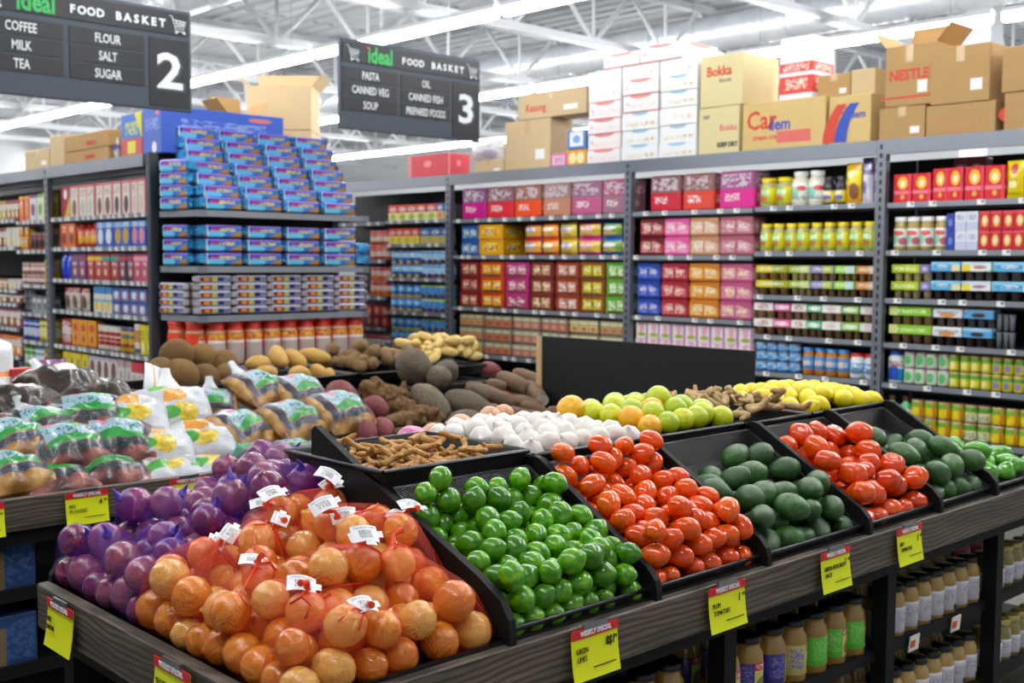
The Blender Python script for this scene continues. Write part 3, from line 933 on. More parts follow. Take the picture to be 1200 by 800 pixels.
run_a(CU('yogurt_pack', 'yogurt pack', 4, cup, pmat('#8fc63a', (('s', 0, .2, '#d8e08a'), ('t', .2, .9, .3, .7, '#dff0b0', 8, 4)))), 1040, 1092, 1, 1.037, .13, 'green sleeved yogurt pack', w_, 2, d=.1)
run_a(CU('yogurt_pack', 'yogurt pack', 3, dk, pmat('#dfe8ee', (('e', .5, .3, .3, .3, '#e0954a'), ('b', .75, 1, '#f4f6f4'), ('t', .1, .9, .45, .75, '#6a8ab0', 8, 5)))), 1092, 1128, 1, 1.037, .128, 'white sleeved dessert pack', w_, 2, d=.12)
run_a(CU('yogurt_pack', 'yogurt pack', 3, dk, pmat('#5aa8dc', (('e', .5, .35, .25, .25, '#3a2a28'), ('b', .75, 1, '#a8d4ee')))), 1128, 1164, 1, 1.037, .128, 'blue sleeved dessert pack', w_, 2, d=.12)
run_a(CU('dessert_pot', 'yogurt pot', 1, G('grey_pot', '#7d8088', .3), None), 1164, 1188, 3, 1.037, .12, 'grey dessert pot', w_, 2, d=.1)
w_ = 'fifth shelf of red bay'
run_a(J('milk_bottle', 'bottle', G('white_bottle', '#e2e6ea'), pmat('#d8e2e8', (('b', 0, .5, '#1f9ad8'), ('e', .5, .3, .12, .4, '#2a5ac0'), ('t', .2, .8, .55, .85, '#b07a60', 8, 8))), NLID, lidw=.9, lidh=.16, lab=(.08, .78)), 1039, 1057, 1, .75, .235, 'white bottle with navy lid', w_)
canG = pmat('#cfd8c4', (('e', .5, .5, .1, .3, '#57b86a'), ('b', .86, 1, '#d8c8c4'), ('b', 0, .1, '#b8c89a')), .3)
canY = pmat('#c8c41e', (('b', .62, .85, '#5aa04a'), ('e', .5, .35, .1, .2, '#e8e6d0'), ('b', .86, 1, '#d8b83a'), ('t', .3, .7, .1, .5, '#f0e020', 9, 9)), .3)
canP = pmat('#d4c620', (('b', .6, .84, '#5a9a4a'), ('e', .5, .36, .1, .22, '#8a86b0'), ('b', .86, 1, '#d8b83a')), .3)
run_a(C_('vegetable_can', 'can', canG), 1058, 1112, 4, .75, .115, 'pale green can', w_, 2)
run_a(C_('vegetable_can', 'can', canY), 1112, 1162, 4, .75, .115, 'yellow and green can', w_, 2)
run_a(C_('vegetable_can', 'can', canP), 1162, 1216, 4, .75, .115, 'yellow can with purple picture', w_, 2)
w_ = 'sixth shelf of red bay'
canC = pmat('#d8b80c', (('b', .62, .88, '#6aa83a'), ('b', .88, 1, '#c8a060'), ('e', .5, .35, .12, .22, '#e8d020'), ('s', .6, .66, '#d8822a')), .3)
canW = pmat('#c8c030', (('b', .62, .88, '#4f9a3a'), ('b', .88, 1, '#c8a060'), ('b', .1, .55, '#dfe2c4'), ('t', .35, .65, .15, .5, '#8a9a5a', 8, 8)), .3)
run_a(J('green_bottle', 'bottle', G('green_bottle_body', '#5fb47a', .2), pmat('#cfe6d4', (('e', .5, .5, .15, .3, '#46a860'),)), G('brown_cap', '#6a4a30'), lidw=.45), 1037, 1068, 2, .396, .26, 'pale green bottle', w_)
run_a(C_('sweetcorn_can', 'can', canC), 1068, 1131, 4, .396, .125, 'yellow sweetcorn can', w_, 2)
run_a(C_('sweetcorn_can', 'can', canW), 1131, 1163, 2, .396, .125, 'pale label can between sweetcorn cans', w_, 2)
run_a(C_('sweetcorn_can', 'can', canC), 1163, 1214, 3, .396, .125, 'yellow sweetcorn can past the pale cans', w_, 2)

# ---------------------------- long rack, candy bay
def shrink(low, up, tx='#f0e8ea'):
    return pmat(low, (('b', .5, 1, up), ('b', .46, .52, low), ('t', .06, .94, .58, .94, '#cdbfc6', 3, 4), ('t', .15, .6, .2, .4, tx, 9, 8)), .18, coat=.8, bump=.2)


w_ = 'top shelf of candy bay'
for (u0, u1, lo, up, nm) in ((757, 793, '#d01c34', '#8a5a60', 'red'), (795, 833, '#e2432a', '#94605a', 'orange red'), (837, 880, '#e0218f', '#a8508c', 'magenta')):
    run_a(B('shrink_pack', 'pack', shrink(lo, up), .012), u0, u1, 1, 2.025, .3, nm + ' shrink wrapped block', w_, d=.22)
w_ = 'second shelf of candy bay'


def pouchy(c1, c2, c3, dark=None):
    return pmat(c1, (('b', .12, .8, c2), ('t', .06, .94, .16, .78, c3, 4, 3), ('d', .5, 1.0, 1.1, c1), ('s', .47, .53, c1), ('t', .14, .44, .36, .62, '#f2e8dc', 9, 7), ('t', .58, .88, .36, .62, '#f2e8dc', 9, 7), ('b', 0, .1, dark or c1)), .25, coat=.6, bump=.25)


for (u0, u1, a, b, c, nm) in ((746, 774, '#6e141c', '#b83a44', '#d8b0a0', 'dark red'), (774, 804, '#e05a9a', '#ee82b4', '#f4c8d8', 'pink'), (804, 839, '#c08a64', '#dcae90', '#efd8c4', 'peach'), (839, 879, '#a85a6a', '#c07a88', '#d8a8b0', 'mauve')):
    run_a(B('candy_pack', 'pack', pouchy(a, b, c), .01), u0, u1, 1, 1.655, .157, nm + ' candy multipack', w_, 2, d=.2)
w_ = 'third shelf of candy bay'
for (u0, u1, a, b, c, nm) in ((743, 771, '#24409c', '#3a5cc0', '#7a90dc', 'blue'), (772, 804, '#9a1c2e', '#c23a4a', '#e2a8a0', 'crimson'), (804, 841, '#c8761a', '#e09a3a', '#f0d080', 'amber'), (841, 880, '#b8507c', '#d27ea0', '#e8c090', 'rose')):
    run_a(B('candy_pack', 'pack', pouchy(a, b, c), .01), u0, u1, 1, 1.142, .15, nm + ' candy multipack', w_, 3, d=.2)
w_ = 'fourth shelf of candy bay'
run_a(B('tea_carton', 'box', pmat('#ece2e4', (('e', .5, .62, .22, .3, '#e2a8bc'), ('e', .5, .2, .34, .14, '#9aae2a'), ('s', .86, 1, '#c08ab8'), ('t', .2, .8, .8, .95, '#d0a0b0', 5, 5)))), 743, 881, 9, .7, .127, 'pink and white carton', w_, 3, d=.1)

# ---------------------------- long rack, noodle bay
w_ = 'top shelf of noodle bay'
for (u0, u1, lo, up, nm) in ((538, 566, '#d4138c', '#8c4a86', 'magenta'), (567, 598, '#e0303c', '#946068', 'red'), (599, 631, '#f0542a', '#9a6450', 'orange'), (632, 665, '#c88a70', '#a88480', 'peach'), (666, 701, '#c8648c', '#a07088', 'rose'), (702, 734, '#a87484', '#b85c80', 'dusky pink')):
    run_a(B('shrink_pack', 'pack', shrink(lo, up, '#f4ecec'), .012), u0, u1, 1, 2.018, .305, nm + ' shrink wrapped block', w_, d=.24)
w_ = 'second shelf of noodle bay'
run_a(B('soup_pack', 'pack', pouchy('#2a5aa0', '#3a74b8', '#b0cfd0'), .008), 537, 557, 1, 1.658, .15, 'blue soup pack', w_, 2, d=.18)
yb = pmat('#e0a010', (('e', .5, .55, .36, .3, '#f2d840'), ('e', .4, .5, .2, .18, '#e8e2b0'), ('t', .2, .8, .3, .7, '#b84a20', 6, 6), ('b', 0, .12, '#c88a0a')), .35)
run_a(B('soup_tray', 'box', yb), 558, 587, 1, 1.658, .15, 'yellow tray of soup packets', w_, 2, d=.3)
for i, (u0, u1, a, b, c, nm) in enumerate(((607, 627, '#c83a34', '#e8a83a', '#3f6fc0', 'red and yellow'), (628, 648, '#e0561e', '#f0a030', '#e8d8a0', 'orange'), (649, 669, '#d8b01e', '#e8d060', '#5a70b0', 'yellow'), (670, 697, '#d03a8a', '#e8c23a', '#e884b0', 'pink'), (698, 722, '#2f6ab0', '#7aa83a', '#c8d8e0', 'blue and green'), (723, 734, '#d86a34', '#e89a60', '#f0d0b0', 'rust'))):
    run_a(PO('noodle_packet', 'packet', pmat(a, (('b', .2, .85, b), ('e', .5, .62, .3, .16, c), ('t', .2, .8, .52, .72, '#f4f4f0', 7, 5), ('e', .5, .3, .36, .12, '#d8b46a')), .2, coat=.7), i), u0, u1, 1, 1.658, .15, nm + ' noodle packet', w_, 2, d=.12)
w_ = 'third shelf of noodle bay'
for (u0, u1, a, b, c, nm) in ((536, 559, '#8a1420', '#a8483a', '#e0b890', 'dark red'), (560, 588, '#c8421a', '#d88a2a', '#f0cc3a', 'orange'), (589, 617, '#b8307c', '#a04a5a', '#ecb8c8', 'magenta'), (618, 646, '#7a2a24', '#9a5a44', '#e0c090', 'brown red'), (648, 676, '#9a3a20', '#b06a50', '#e4ccc4', 'brick'), (677, 706, '#8a4a1c', '#a8a03a', '#e8e030', 'olive and yellow'), (707, 734, '#5aa02a', '#7ab850', '#d8f0c8', 'green')):
    run_a(B('noodle_case', 'case', pmat(a, (('r', .1, .9, .16, .8, b), ('t', .12, .88, .2, .78, c, 3.5, 3), ('r', .47, .53, .16, .8, a), ('r', .1, .9, .02, .16, '#6a4a30'), ('t', .16, .42, .4, .62, '#f8f0e0', 9, 7), ('t', .58, .86, .4, .62, '#f8f0e0', 9, 7)), .3, coat=.3), .006), u0, u1, 1, 1.142, .152, nm + ' open case of noodle packets', w_, 3, d=.3)
w_ = 'fourth shelf of noodle bay'
def cupm(a, b, c):
    L = []
    for i in range(3):
        x = (i + .5) / 3
        L += [('r', x - .15, x + .15, .1, .56, a), ('e', x, .3, .1, .16, c), ('r', x - .16, x + .16, .6, .9, b), ('e', x, .76, .1, .1, '#c8ccb0')]
    return pmat('#8a7468', tuple(L), .2, coat=.7, bump=.15)


for (u0, u1, a, b, c, nm) in ((535, 564, '#d8a070', '#c8c48a', '#c88a3a', 'tan'), (565, 597, '#cc7a5a', '#b8b88c', '#b0603a', 'rust'), (598, 631, '#cc7a84', '#c0c090', '#c8a86a', 'pink'), (632, 664, '#c86a70', '#b0a890', '#d0a060', 'rose'), (665, 700, '#d0c078', '#c8cc8a', '#c87a4a', 'straw'), (701, 735, '#c09a60', '#c4cc9a', '#b0704a', 'ochre')):
    run_a(B('cup_noodle_tray', 'pack', cupm(a, b, c), .008), u0, u1, 1, .68, .134, nm + ' wrapped tray of noodle cups', w_, 3, d=.2)
w_ = 'bottom shelf of noodle bay'
run_a(B('floor_case', 'case', pmat('#7a2430', (('r', .1, .9, .2, .8, '#a84a3a'), ('e', .5, .5, .25, .2, '#3a56a0')))), 536, 735, 7, .1, .3, 'dark red case low on the rack', w_, d=.3)

# ---------------------------- long rack, tin bay
w_ = 'top shelf of tin bay'
def meal(a, b, c): return pmat(a, (('b', .0, .5, b), ('e', .5, .72, .4, .12, '#f4e8e0'), ('e', .5, .24, .34, .2, c), ('t', .15, .85, .64, .8, '#4a6a9a', 6, 5)), .35)


run_a(B('rice_box', 'box', meal('#d8402e', '#e8dfa0', '#9ab82a')), 452, 508, 5, 2.03, .165, 'red and cream rice box', w_, d=.06)
run_a(B('rice_box', 'box', meal('#4a6ab0', '#d8c080', '#d87a2a')), 509, 526, 2, 2.03, .165, 'blue and orange rice box', w_, d=.06)
w_ = 'second shelf of tin bay'
run_a(B('rice_box', 'box', meal('#e0482a', '#ecd860', '#c8c030')), 452, 488, 4, 1.78, .165, 'orange and yellow rice box', w_, d=.06)
run_a(B('rice_box', 'box', meal('#2f62a8', '#a8b87a', '#d8a84a')), 489, 526, 3, 1.78, .165, 'blue and green rice box', w_, d=.06)
for (w_, z, A, Bc) in (('third shelf of tin bay', 1.42, '#8a4a34', '#bfe0ee'), ('fourth shelf of tin bay', 1.06, '#c8a83a', '#5ab0e4'), ('fifth shelf of tin bay', .71, '#9ac83a', '#c8dce8')):
    run_a(C_('drink_tin', 'tin', pmat('#2272c4', (('b', 0, .22, A), ('b', .5, .86, Bc if z > 1.2 else '#4aa0e0'), ('e', .5, .66, .1, .2, '#9ad0f0'), ('e', .5, .16, .1, .12, '#d8c080')), .3)), 453, 489, 4, z, .145, 'blue drink tin', w_, 2)
    run_a(C_('drink_tin', 'tin', pmat('#2f84d0', (('b', .3, .8, '#a8d4f0' if z > 1.2 else '#4a9ade'), ('e', .5, .2, .12, .18, '#7a3a2a'), ('b', .86, 1, '#b8d84a' if z < 1.2 else '#8ac0e8')), .3)), 489, 526, 5, z, .145, 'light blue drink tin', w_, 2)
run_a(C_('drink_tin', 'tin', pmat('#2a3a7a', (('b', .3, .7, '#5a6aa8'),))), 453, 526, 8, .35, .2, 'dark blue tin', 'lowest shelf of tin bay')
w_ = 'shelf beyond the tins'
run_a(C_('sauce_bottle', 'bottle', pmat('#c87a70', (('b', .0, .25, '#c8502a'), ('b', .25, .6, '#e0cfc4'), ('b', .8, 1, '#d8484a')), .3)), 429, 452, 3, 1.61, .16, 'red and white bottle', 'upper ' + w_, 2)
run_a(C_('sauce_bottle', 'bottle', pmat('#b85a50', (('b', .0, .4, '#d06a3a'), ('b', .4, .75, '#d8b8ac'), ('b', .85, 1, '#c0303a')), .3)), 429, 452, 3, 1.21, .16, 'rust red bottle', 'middle ' + w_, 2)
run_a(B('dark_red_box', 'box', pmat('#9a1826', (('e', .5, .5, .24, .34, '#c88a60'), ('b', .88, 1, '#6a0c18')))), 425, 452, 3, .87, .12, 'dark red box', 'lower ' + w_, 2, d=.1)
run_a(C_('sauce_bottle', 'bottle', pmat('#b8283a', (('b', .12, .6, '#e2dcdc'), ('b', .75, .86, '#e8a0a0')), .3)), 422, 452, 5, .5, .15, 'white label red jar', 'bottom ' + w_, 2)

# ---------------------------- left rack
def run_b(kf, u0, u1, n, z, h, desc, where, layers=1, d=None, **k): run_a(kf, u0, u1, n, z, h, desc, where, layers, d, X=4.3, **k)


w_ = 'top shelf of flour bay'
run_b(B('flour_bag', 'box', pmat('#a01424', (('e', .5, .75, .2, .16, '#f0e8e8'), ('d', 1, -1, .35, '#d8c020')), .4)), 68, 79, 1, 1.985, .29, 'dark red and yellow carton', w_, d=.1)
wh = lambda a: pmat('#d88a8a', (('r', .12, .9, .04, .9, '#e4ded2'), ('e', .5, .3, .26, .26, a), ('b', .92, 1, '#d86a70'), ('t', .2, .8, .62, .85, '#b8a8a0', 5, 6)), .4)
for (u0, u1, n, a, nm) in ((79, 89, 1, '#7a5a48', 'pale cake mix box'), (89, 108, 2, '#b8c8b8', 'pale mint cake mix box'), (108, 129, 2, '#6a4a34', 'pale brown cake mix box'), (129, 150, 2, '#3a3438', 'pale cake mix box with dark picture'), (150, 177, 3, '#d0c4b0', 'cream cake mix box')):
    run_b(B('cake_mix_box', 'box', wh(a)), u0, u1, n, 1.985, .29, nm, w_, d=.08)
w_ = 'second shelf of flour bay'
run_b(B('baking_box', 'box', pmat('#e0661a', (('e', .5, .35, .3, .2, '#6a3a20'), ('t', .2, .8, .6, .85, '#f4e0c0', 5, 6)))), 68, 85, 2, 1.705, .235, 'orange baking box', w_, d=.08)
run_b(J('syrup_bottle', 'bottle', G('red_syrup', '#b83018', .2), pmat('#d86a2a', (('e', .5, .4, .2, .3, '#e8b84a'),)), RLID, lidw=.7), 85, 109, 3, 1.705, .22, 'red and amber bottle', w_)
blu = lambda a: pmat('#2a5ac0', (('e', .5, .42, .34, .3, a), ('b', .75, .95, '#7aa8e0'), ('t', .2, .8, .76, .93, '#e8f0f8', 6, 5)), .35)
for (u0, u1, n, a, nm) in ((110, 129, 2, '#e0e6ec', 'blue and white starch box'), (129, 149, 2, '#c8a030', 'blue starch box with yellow picture'), (149, 177, 3, '#d88a98', 'blue starch box with pink picture')):
    run_b(B('starch_box', 'box', blu(a)), u0, u1, n, 1.705, .225, nm, w_, d=.08)
w_ = 'third shelf of flour bay'
run_b(PO('blue_bag', 'bag', pmat('#2a3ac8', (('e', .5, .6, .3, .2, '#5a70e0'),), .3)), 66, 79, 2, 1.41, .24, 'bright blue bag', w_, d=.07)
for (u0, u1, n, a, b, nm) in ((79, 97, 2, '#6a2a72', '#8a4a5a', 'purple pudding box'), (97, 115, 2, '#b81c28', '#e0c020', 'red and yellow pudding box'), (115, 134, 2, '#a8202a', '#2a9a88', 'red and teal pudding box'), (134, 152, 2, '#4a1c4a', '#b03040', 'plum pudding box'), (152, 177, 3, '#c83a6a', '#e8a0b8', 'pink pudding box')):
    run_b(B('pudding_box', 'box', pmat(a, (('b', .72, .88, b), ('e', .5, .35, .28, .22, '#a05a48'), ('e', .5, .3, .16, .12, '#e0c8b0'), ('t', .2, .8, .55, .68, '#f0e0e0', 5, 5)))), u0, u1, n, 1.41, .238, nm, w_, d=.07)
w_ = 'fourth shelf of flour bay'
run_b(PO('crumb_packet', 'packet', pmat('#cfc4bc', (('e', .5, .4, .34, .3, '#6a4434'), ('b', .8, 1, '#a02a34'), ('n', 6, 6, .62, '#8a7468')), .3), 3), 68, 97, 3, 1.118, .21, 'pale packet with brown picture', w_, d=.06)
run_b(B('sugar_box', 'box', pmat('#d8d8c8', (('b', .7, 1, '#2a86c8'), ('e', .5, .3, .3, .24, '#e0c830'), ('b', .4, .5, '#7ab0d0')))), 104, 126, 3, 1.118, .24, 'white box with blue top', w_, d=.07)
run_b(B('yeast_box', 'box', pmat('#5a6aa8', (('e', .5, .45, .3, .3, '#d8dce8'), ('b', .8, 1, '#3a4a90'), ('e', .8, .3, .12, .18, '#c86a6a')))), 127, 178, 5, 1.118, .115, 'small blue and white box', w_, 2, d=.07)
w_ = 'fifth shelf of flour bay'
run_b(B('tea_box', 'box', pmat('#b01c24', (('b', .4, .7, '#d8c8c8'), ('t', .1, .9, .1, .9, '#e8e0e0', 4, 8)))), 67, 78, 1, .785, .245, 'red and white carton', w_, d=.08)
run_b(B('cornmeal_box', 'box', pmat('#e0980c', (('e', .5, .7, .34, .14, '#c8401c'), ('e', .5, .3, .2, .14, '#b83a1a'), ('b', 0, .08, '#c87a0a')))), 78, 106, 3, .785, .25, 'orange yellow cornmeal box', w_, d=.08)
run_b(C_('powder_tin', 'tin', pmat('#d8cfc4', (('b', .2, .75, '#a81c1c'), ('b', .52, .6, '#e0c8b8'), ('b', .36, .4, '#e0c8b8')))), 107, 133, 4, .785, .225, 'white tin with red band', w_)
run_b(C_('powder_tin', 'tin', pmat('#d0a81c', (('b', .84, 1, '#3a3a7a'), ('b', .55, .72, '#6a7a5a'), ('b', .2, .34, '#8a4a1c')))), 133, 151, 2, .785, .225, 'yellow tin with navy lid', w_)
run_b(B('starch_box', 'box', pmat('#dcd6cc', (('b', .4, .8, '#c87a40'), ('b', .05, .2, '#3a4a80')))), 152, 158, 1, .785, .26, 'narrow white carton', w_, d=.07)
run_b(B('custard_box', 'box', pmat('#d6cc0c', (('e', .5, .25, .2, .16, '#e8e6c8'), ('t', .2, .8, .5, .8, '#8a7a10', 5, 6)))), 158, 179, 3, .785, .26, 'plain yellow custard box', w_, d=.08)
w_ = 'sixth shelf of flour bay'
run_b(B('custard_box', 'box', pmat('#d8c60c', (('e', .5, .55, .14, .2, '#5a4a1a'), ('b', 0, .1, '#b8a80a')))), 67, 97, 4, .488, .235, 'yellow custard box with dark oval', w_, d=.08)
run_b(B('oat_box', 'box', pmat('#d8cfd0', (('e', .5, .5, .34, .34, '#6a4434'), ('b', .0, .12, '#c88a90'), ('b', .86, 1, '#b8b0c0')))), 98, 131, 4, .488, .23, 'white oat box with brown picture', w_, d=.08)
run_b(B('oat_box', 'box', pmat('#cfc8c4', (('e', .5, .4, .1, .16, '#4a4444'), ('b', .7, 1, '#b89a9a')))), 131, 148, 2, .488, .24, 'pale grey oat box', w_, d=.08)
run_b(B('oat_box', 'box', pmat('#d8d0cc', (('b', .6, 1, '#c02a38'), ('t', .1, .9, .15, .5, '#9a9494', 5, 5)))), 148, 177, 4, .488, .23, 'white oat box with red top', w_, d=.08)

rr = random.Random(5)
for (w_, z, rows) in (
        ('top shelf of tin rack', 1.975, ((20, 31, 2, '#e0681a', '#f0a040', 'orange packet', .25), (31, 40, 1, '#d8d0d8', '#8a2a60', 'white and purple packet', .26), (40, 48, 1, '#dfe2d8', '#6aa84a', 'white and green packet', .26), (48, 57, 1, '#d8d61c', '#b0b010', 'lime yellow packet', .27))),
        ('second shelf of tin rack', 1.685, ((20, 30, 2, '#c86a2a', '#e0c020', 'orange and yellow box', .13), (30, 50, 4, '#8a3a34', '#3a2a2a', 'dark red jar', .17), (50, 57, 1, '#b8a898', '#8a7a70', 'tan packet', .25))),
        ('third shelf of tin rack', 1.345, ((20, 48, 5, '#9a4a48', '#d8c8c0', 'red and white tin', .11), (48, 57, 1, '#d8a81c', '#e8c84a', 'yellow box', .24))),
        ('fourth shelf of tin rack', 1.06, ((22, 32, 2, '#3a3a40', '#6a6a70', 'dark tin', .12), (32, 57, 4, '#9aa0a8', '#5a6068', 'silver foil tray', .17))),
        ('fifth shelf of tin rack', .782, ((20, 39, 3, '#2a4ab0', '#c8d0e0', 'blue and white fish tin', .21), (39, 57, 3, '#c8b41c', '#e8e0a0', 'yellow fish tin', .23))),
        ('sixth shelf of tin rack', .497, ((14, 20, 1, '#4a4a78', '#8a8ab0', 'dark blue packet', .2), (20, 33, 2, '#4aa034', '#c0d0b8', 'green and white bottle', .23), (33, 43, 2, '#8ab0d0', '#e0e8ee', 'pale blue bottle', .23), (43, 57, 2, '#a8c43a', '#c84a3a', 'lime bottle', .24)))):
    for (u0, u1, n, a, b, nm, h) in rows:
        f = C_('small_tin', 'tin', pmat(a, (('b', .2, .6, b), ('b', .75, .85, b)))) if 'tin' in nm or 'jar' in nm or 'bottle' in nm else B('small_box', 'box', pmat(a, (('e', .5, .45, .3, .26, b), ('b', .86, 1, b), ('t', .2, .8, .6, .8, '#f0ece8', 5, 5))))
        run_b(f, u0, u1, n, z, h, nm, w_, 2 if h < .14 else 1, d=None if 'tin' in nm or 'jar' in nm or 'bottle' in nm else .08)
for (w_, z, cols) in (('top far shelf', 2.0, ('#3a6a4a', '#b89a4a', '#a03a3a')), ('second far shelf', 1.72, ('#c8a83a', '#8a3030', '#d8d0c0')), ('third far shelf', 1.28, ('#5a5a60', '#a85a3a', '#c8c0b8')),
                      ('fourth far shelf', 1.14, ('#c8a8a8', '#8a4a4a')), ('fifth far shelf', .89, ('#5a4a80', '#8a3a50')), ('sixth far shelf', .6, ('#c84a5a', '#e07a2a')), ('seventh far shelf', .2, ('#5a70a0', '#a0a8b0'))):
    nn = 2 * len(cols)
    for i, a in enumerate(cols):
        u0 = -26 + 46 * i / len(cols); u1 = -26 + 46 * (i + 1) / len(cols)
        run_b(B('small_box', 'box', pmat(a, (('b', .5, .8, '#d8d0c8'), ('e', .5, .3, .3, .2, '#e8dca0')))), u0, u1, 3, z, .11 if z in (1.14, 1.28) else .2, 'small %s box' % ('green', 'tan', 'dark red', 'yellow', 'maroon', 'cream')[(i + int(z * 7)) % 6], w_ + ' of left rack', 1, d=.1)

# ---------------------------- aisle end display
t_ = NT('blue_foil')
cr = t_.noise(t_.obj(), 45, 3, .65, 1.2)
t_.bump(cr, 1.0, .02)
FOIL = t_.done(t_.ramp(cr, [(.3, hexc('#0a3f8a')), (.5, hexc('#1f8fd0')), (.7, hexc('#8fe0f4'))]), .16, .75)
PACK = pmat('#2272c0', (('d', -.35, 1.0, .6, '#2c2490'), ('e', .22, .2, .3, .32, '#5cc4ee'), ('b', .92, 1, '#8a78dc'), ('d', 1.25, -.75, .8, '#a87c3a'), ('r', .12, .2, .5, .8, '#c83aa0'),
                         ('t', .22, .36, .48, .82, '#d8283a', 14, 3), ('t', .36, .82, .45, .82, '#f0d860', 18, 3), ('s', 0, .03, '#bfe8f6')), .16, .25, coat=.8, crinkle=.35)
_fk = {}


def foil(w): return _fk.setdefault(round(w, 3), k_foil('foil_pack', 'biscuit pack', w, .16, .098, PACK, FOIL))


ybase = 8.315
for r in range(7):
    for i in range(4):
        x = 4.475 + .375 * i + .02 * (r % 2)
        place(foil(.335), (x + .167, ybase + .09 + .075 * r, 2.012 + .0995 * r), rr.uniform(-.03, .03), 'blue foil biscuit pack, %s from left, %s row up, top display shelf' % (ordw(i), ordw(r)), 'blue foil packs heaped on the top display shelf')
for i in range(4):
    for r in range(3):
        place(foil(.335), (4.475 + .375 * i + .167, ybase + .09, 1.566 + .112 * r), rr.uniform(-.02, .02), 'blue foil biscuit pack, %s from left, %s row up, second display shelf' % (ordw(i), ordw(r)), 'blue foil packs on the second display shelf')
for r in range(4):
    place(foil(.26), (4.40, 8.62, 2.012 + .1 * r), -1.1, 'blue foil pack angled on the display corner, %s row up, top shelf' % ordw(r), 'foil packs angled on the corner')
for r in range(3):
    place(foil(.24), (4.41, 8.62, 1.566 + .112 * r), -1.1, 'blue foil pack angled on the display corner, %s row up, second shelf' % ordw(r), 'foil packs angled on the corner')
# blue foil ends standing at the right of the pile
place(foil(.24), (6.045, 8.5, 1.566), 0, 'blue foil pack end on at the right end, second display shelf', rot=(0, 0, PI / 2))
place(foil(.24), (6.045, 8.5, 1.67), 0, 'upper blue foil pack end on at the right end, second display shelf', rot=(0, 0, PI / 2))

tubem = pmat('#9c9cac', (('r', .02, .38, .06, .86, '#6a0c20'), ('e', .22, .46, .11, .3, '#e8901c'), ('r', .4, .56, .06, .86, '#b8b83a'), ('r', .57, .78, .06, .86, '#1c1e78'), ('t', .79, .99, .1, .86, '#2c3488', 10, 3), ('b', .92, 1, '#d8d8e2')), .2, .2, coat=.6, bump=.2)
clear = G('clear_wrap_end', '#b8b0b4', .15, metal=.3, bump=.8)
tk = k_foil('cookie_tube', 'biscuit pack', .29, .075, .06, tubem, clear)
for i in range(5):
    for r in range(5):
        place(tk, (4.42 + .335 * i + .14, ybase + .05, 1.17 + .0635 * r), rr.uniform(-.03, .03), 'slim wrapped cookie pack, %s column from left, %s up, third display shelf' % (ordw(i), ordw(r)), 'slim cookie packs on the third display shelf')
for r in range(4):
    for i in range(3):
        place(tk, (4.36 + .085 * i, 8.63 - .03 * i, 1.17 + .0635 * r), 0, 'end on clear cookie pack, %s across, %s up, third display shelf' % (ordw(i), ordw(r)), 'end on cookie packs on the corner', rot=(0, 0, PI / 2 + .25))
canR = pmat('#d8301c', (('b', 0, .34, '#6a2a24'), ('e', .62, .2, .3, .2, '#9a7a70'), ('r', .45, .8, .02, .62, '#b8a8a0'), ('r', .45, .8, .55, .62, '#e8e0dc'), ('r', .46, .8, .64, .78, '#e8c83a'), ('t', .46, .8, .64, .78, '#c02a2a', 14, 12), ('b', .8, .86, '#c8b08a'), ('r', 0, .45, .34, .8, '#e2421c')), .3)
rk = k_jar('drink_canister', 'canister', .165, .355, canR, None, G('red_canister_lid', '#d42410'), lidw=.98, lidh=.09, n=20)
for i in range(9):
    place(rk, (4.6 + .172 * i + .0, ybase + .1, .752), -.95, 'red drink powder canister, %s from left on the lowest display shelf' % ordw(i), 'red canisters on the display')
for i in range(2):
    place(rk, (4.47 - .06 * i, 8.5 + .19 * i, .752), .1, 'red drink powder canister, %s behind the display corner' % ordw(i), 'red canisters on the display corner')

# ================================================================== cartons on top of the racks
kraft = flat('kraft_card', '#b48f5c', .75, 0, .05, 6)
kraft_l = flat('pale_kraft_card', '#cdb48a', .75, 0, .05, 6)
ktape = flat('brown_tape', '#c8a878', .25, 0, .04)
cream = flat('cream_card', '#dccf9c', .7, 0, .05, 6)
whitec = flat('white_card', '#f0efec', .6, 0, .02, 6)


def carton(x, y, z, w, d, h, mat, label, rz=-PI / 2, open_=False, tape=True, prints=(), cat='cardboard box', name='cardboard_box', group=None):
    """w across the front, d deep; prints: (text, u, v, size, material) on the front face"""
    m = MB(); m.box((0, 0, h / 2), (w, d, h), bev=.004)
    o = m.build(name, mat, None, (x, y, z), (0, 0, rz)); tag(o, label, cat, group)
    if tape:
        m = MB(); m.box((0, -d / 2 - .0008, h * .86), (.06, .0015, h * .28)); m.box((0, 0, h + .0008), (.06, d, .0015)); m.build('tape', ktape, o)
        m = MB(); m.box((w * .28, -d / 2 - .001, h * .3), (w * .2, .002, h * .2)); m.build('shipping_label', M['white'], o)
    if open_:
        for s, L, ax in ((-1, d, 'y'), (1, d, 'y')):
            m = MB(); M2 = Matrix.Rotation(s * -.9, 3, 'Y')
            m.box((s * (w / 2 + .06), 0, h + .06), (.004, d * .96, .16), M=Matrix.Rotation(s * .7, 3, 'Y')); m.build('flap', mat, o)
        m = MB(); m.box((0, d / 2 - .0, h + .09), (w * .97, .004, .18), M=Matrix.Rotation(-.25, 3, 'X')); m.build('flap', mat, o)
    for (s, u, v, sz, mt, b) in prints:
        text(s, 'printed_lettering', o, (w * (u - .5), -d / 2 - .0015, h * v), sz, 0, mt, .9, bold=b)
    return o


pr = flat('red_print', '#d0402a', .6); pk = flat('faded_red_print', '#dc6a60', .6); pb = flat('blue_print', '#2f4fb0', .6); pg = flat('dark_print', '#4a4438', .6)


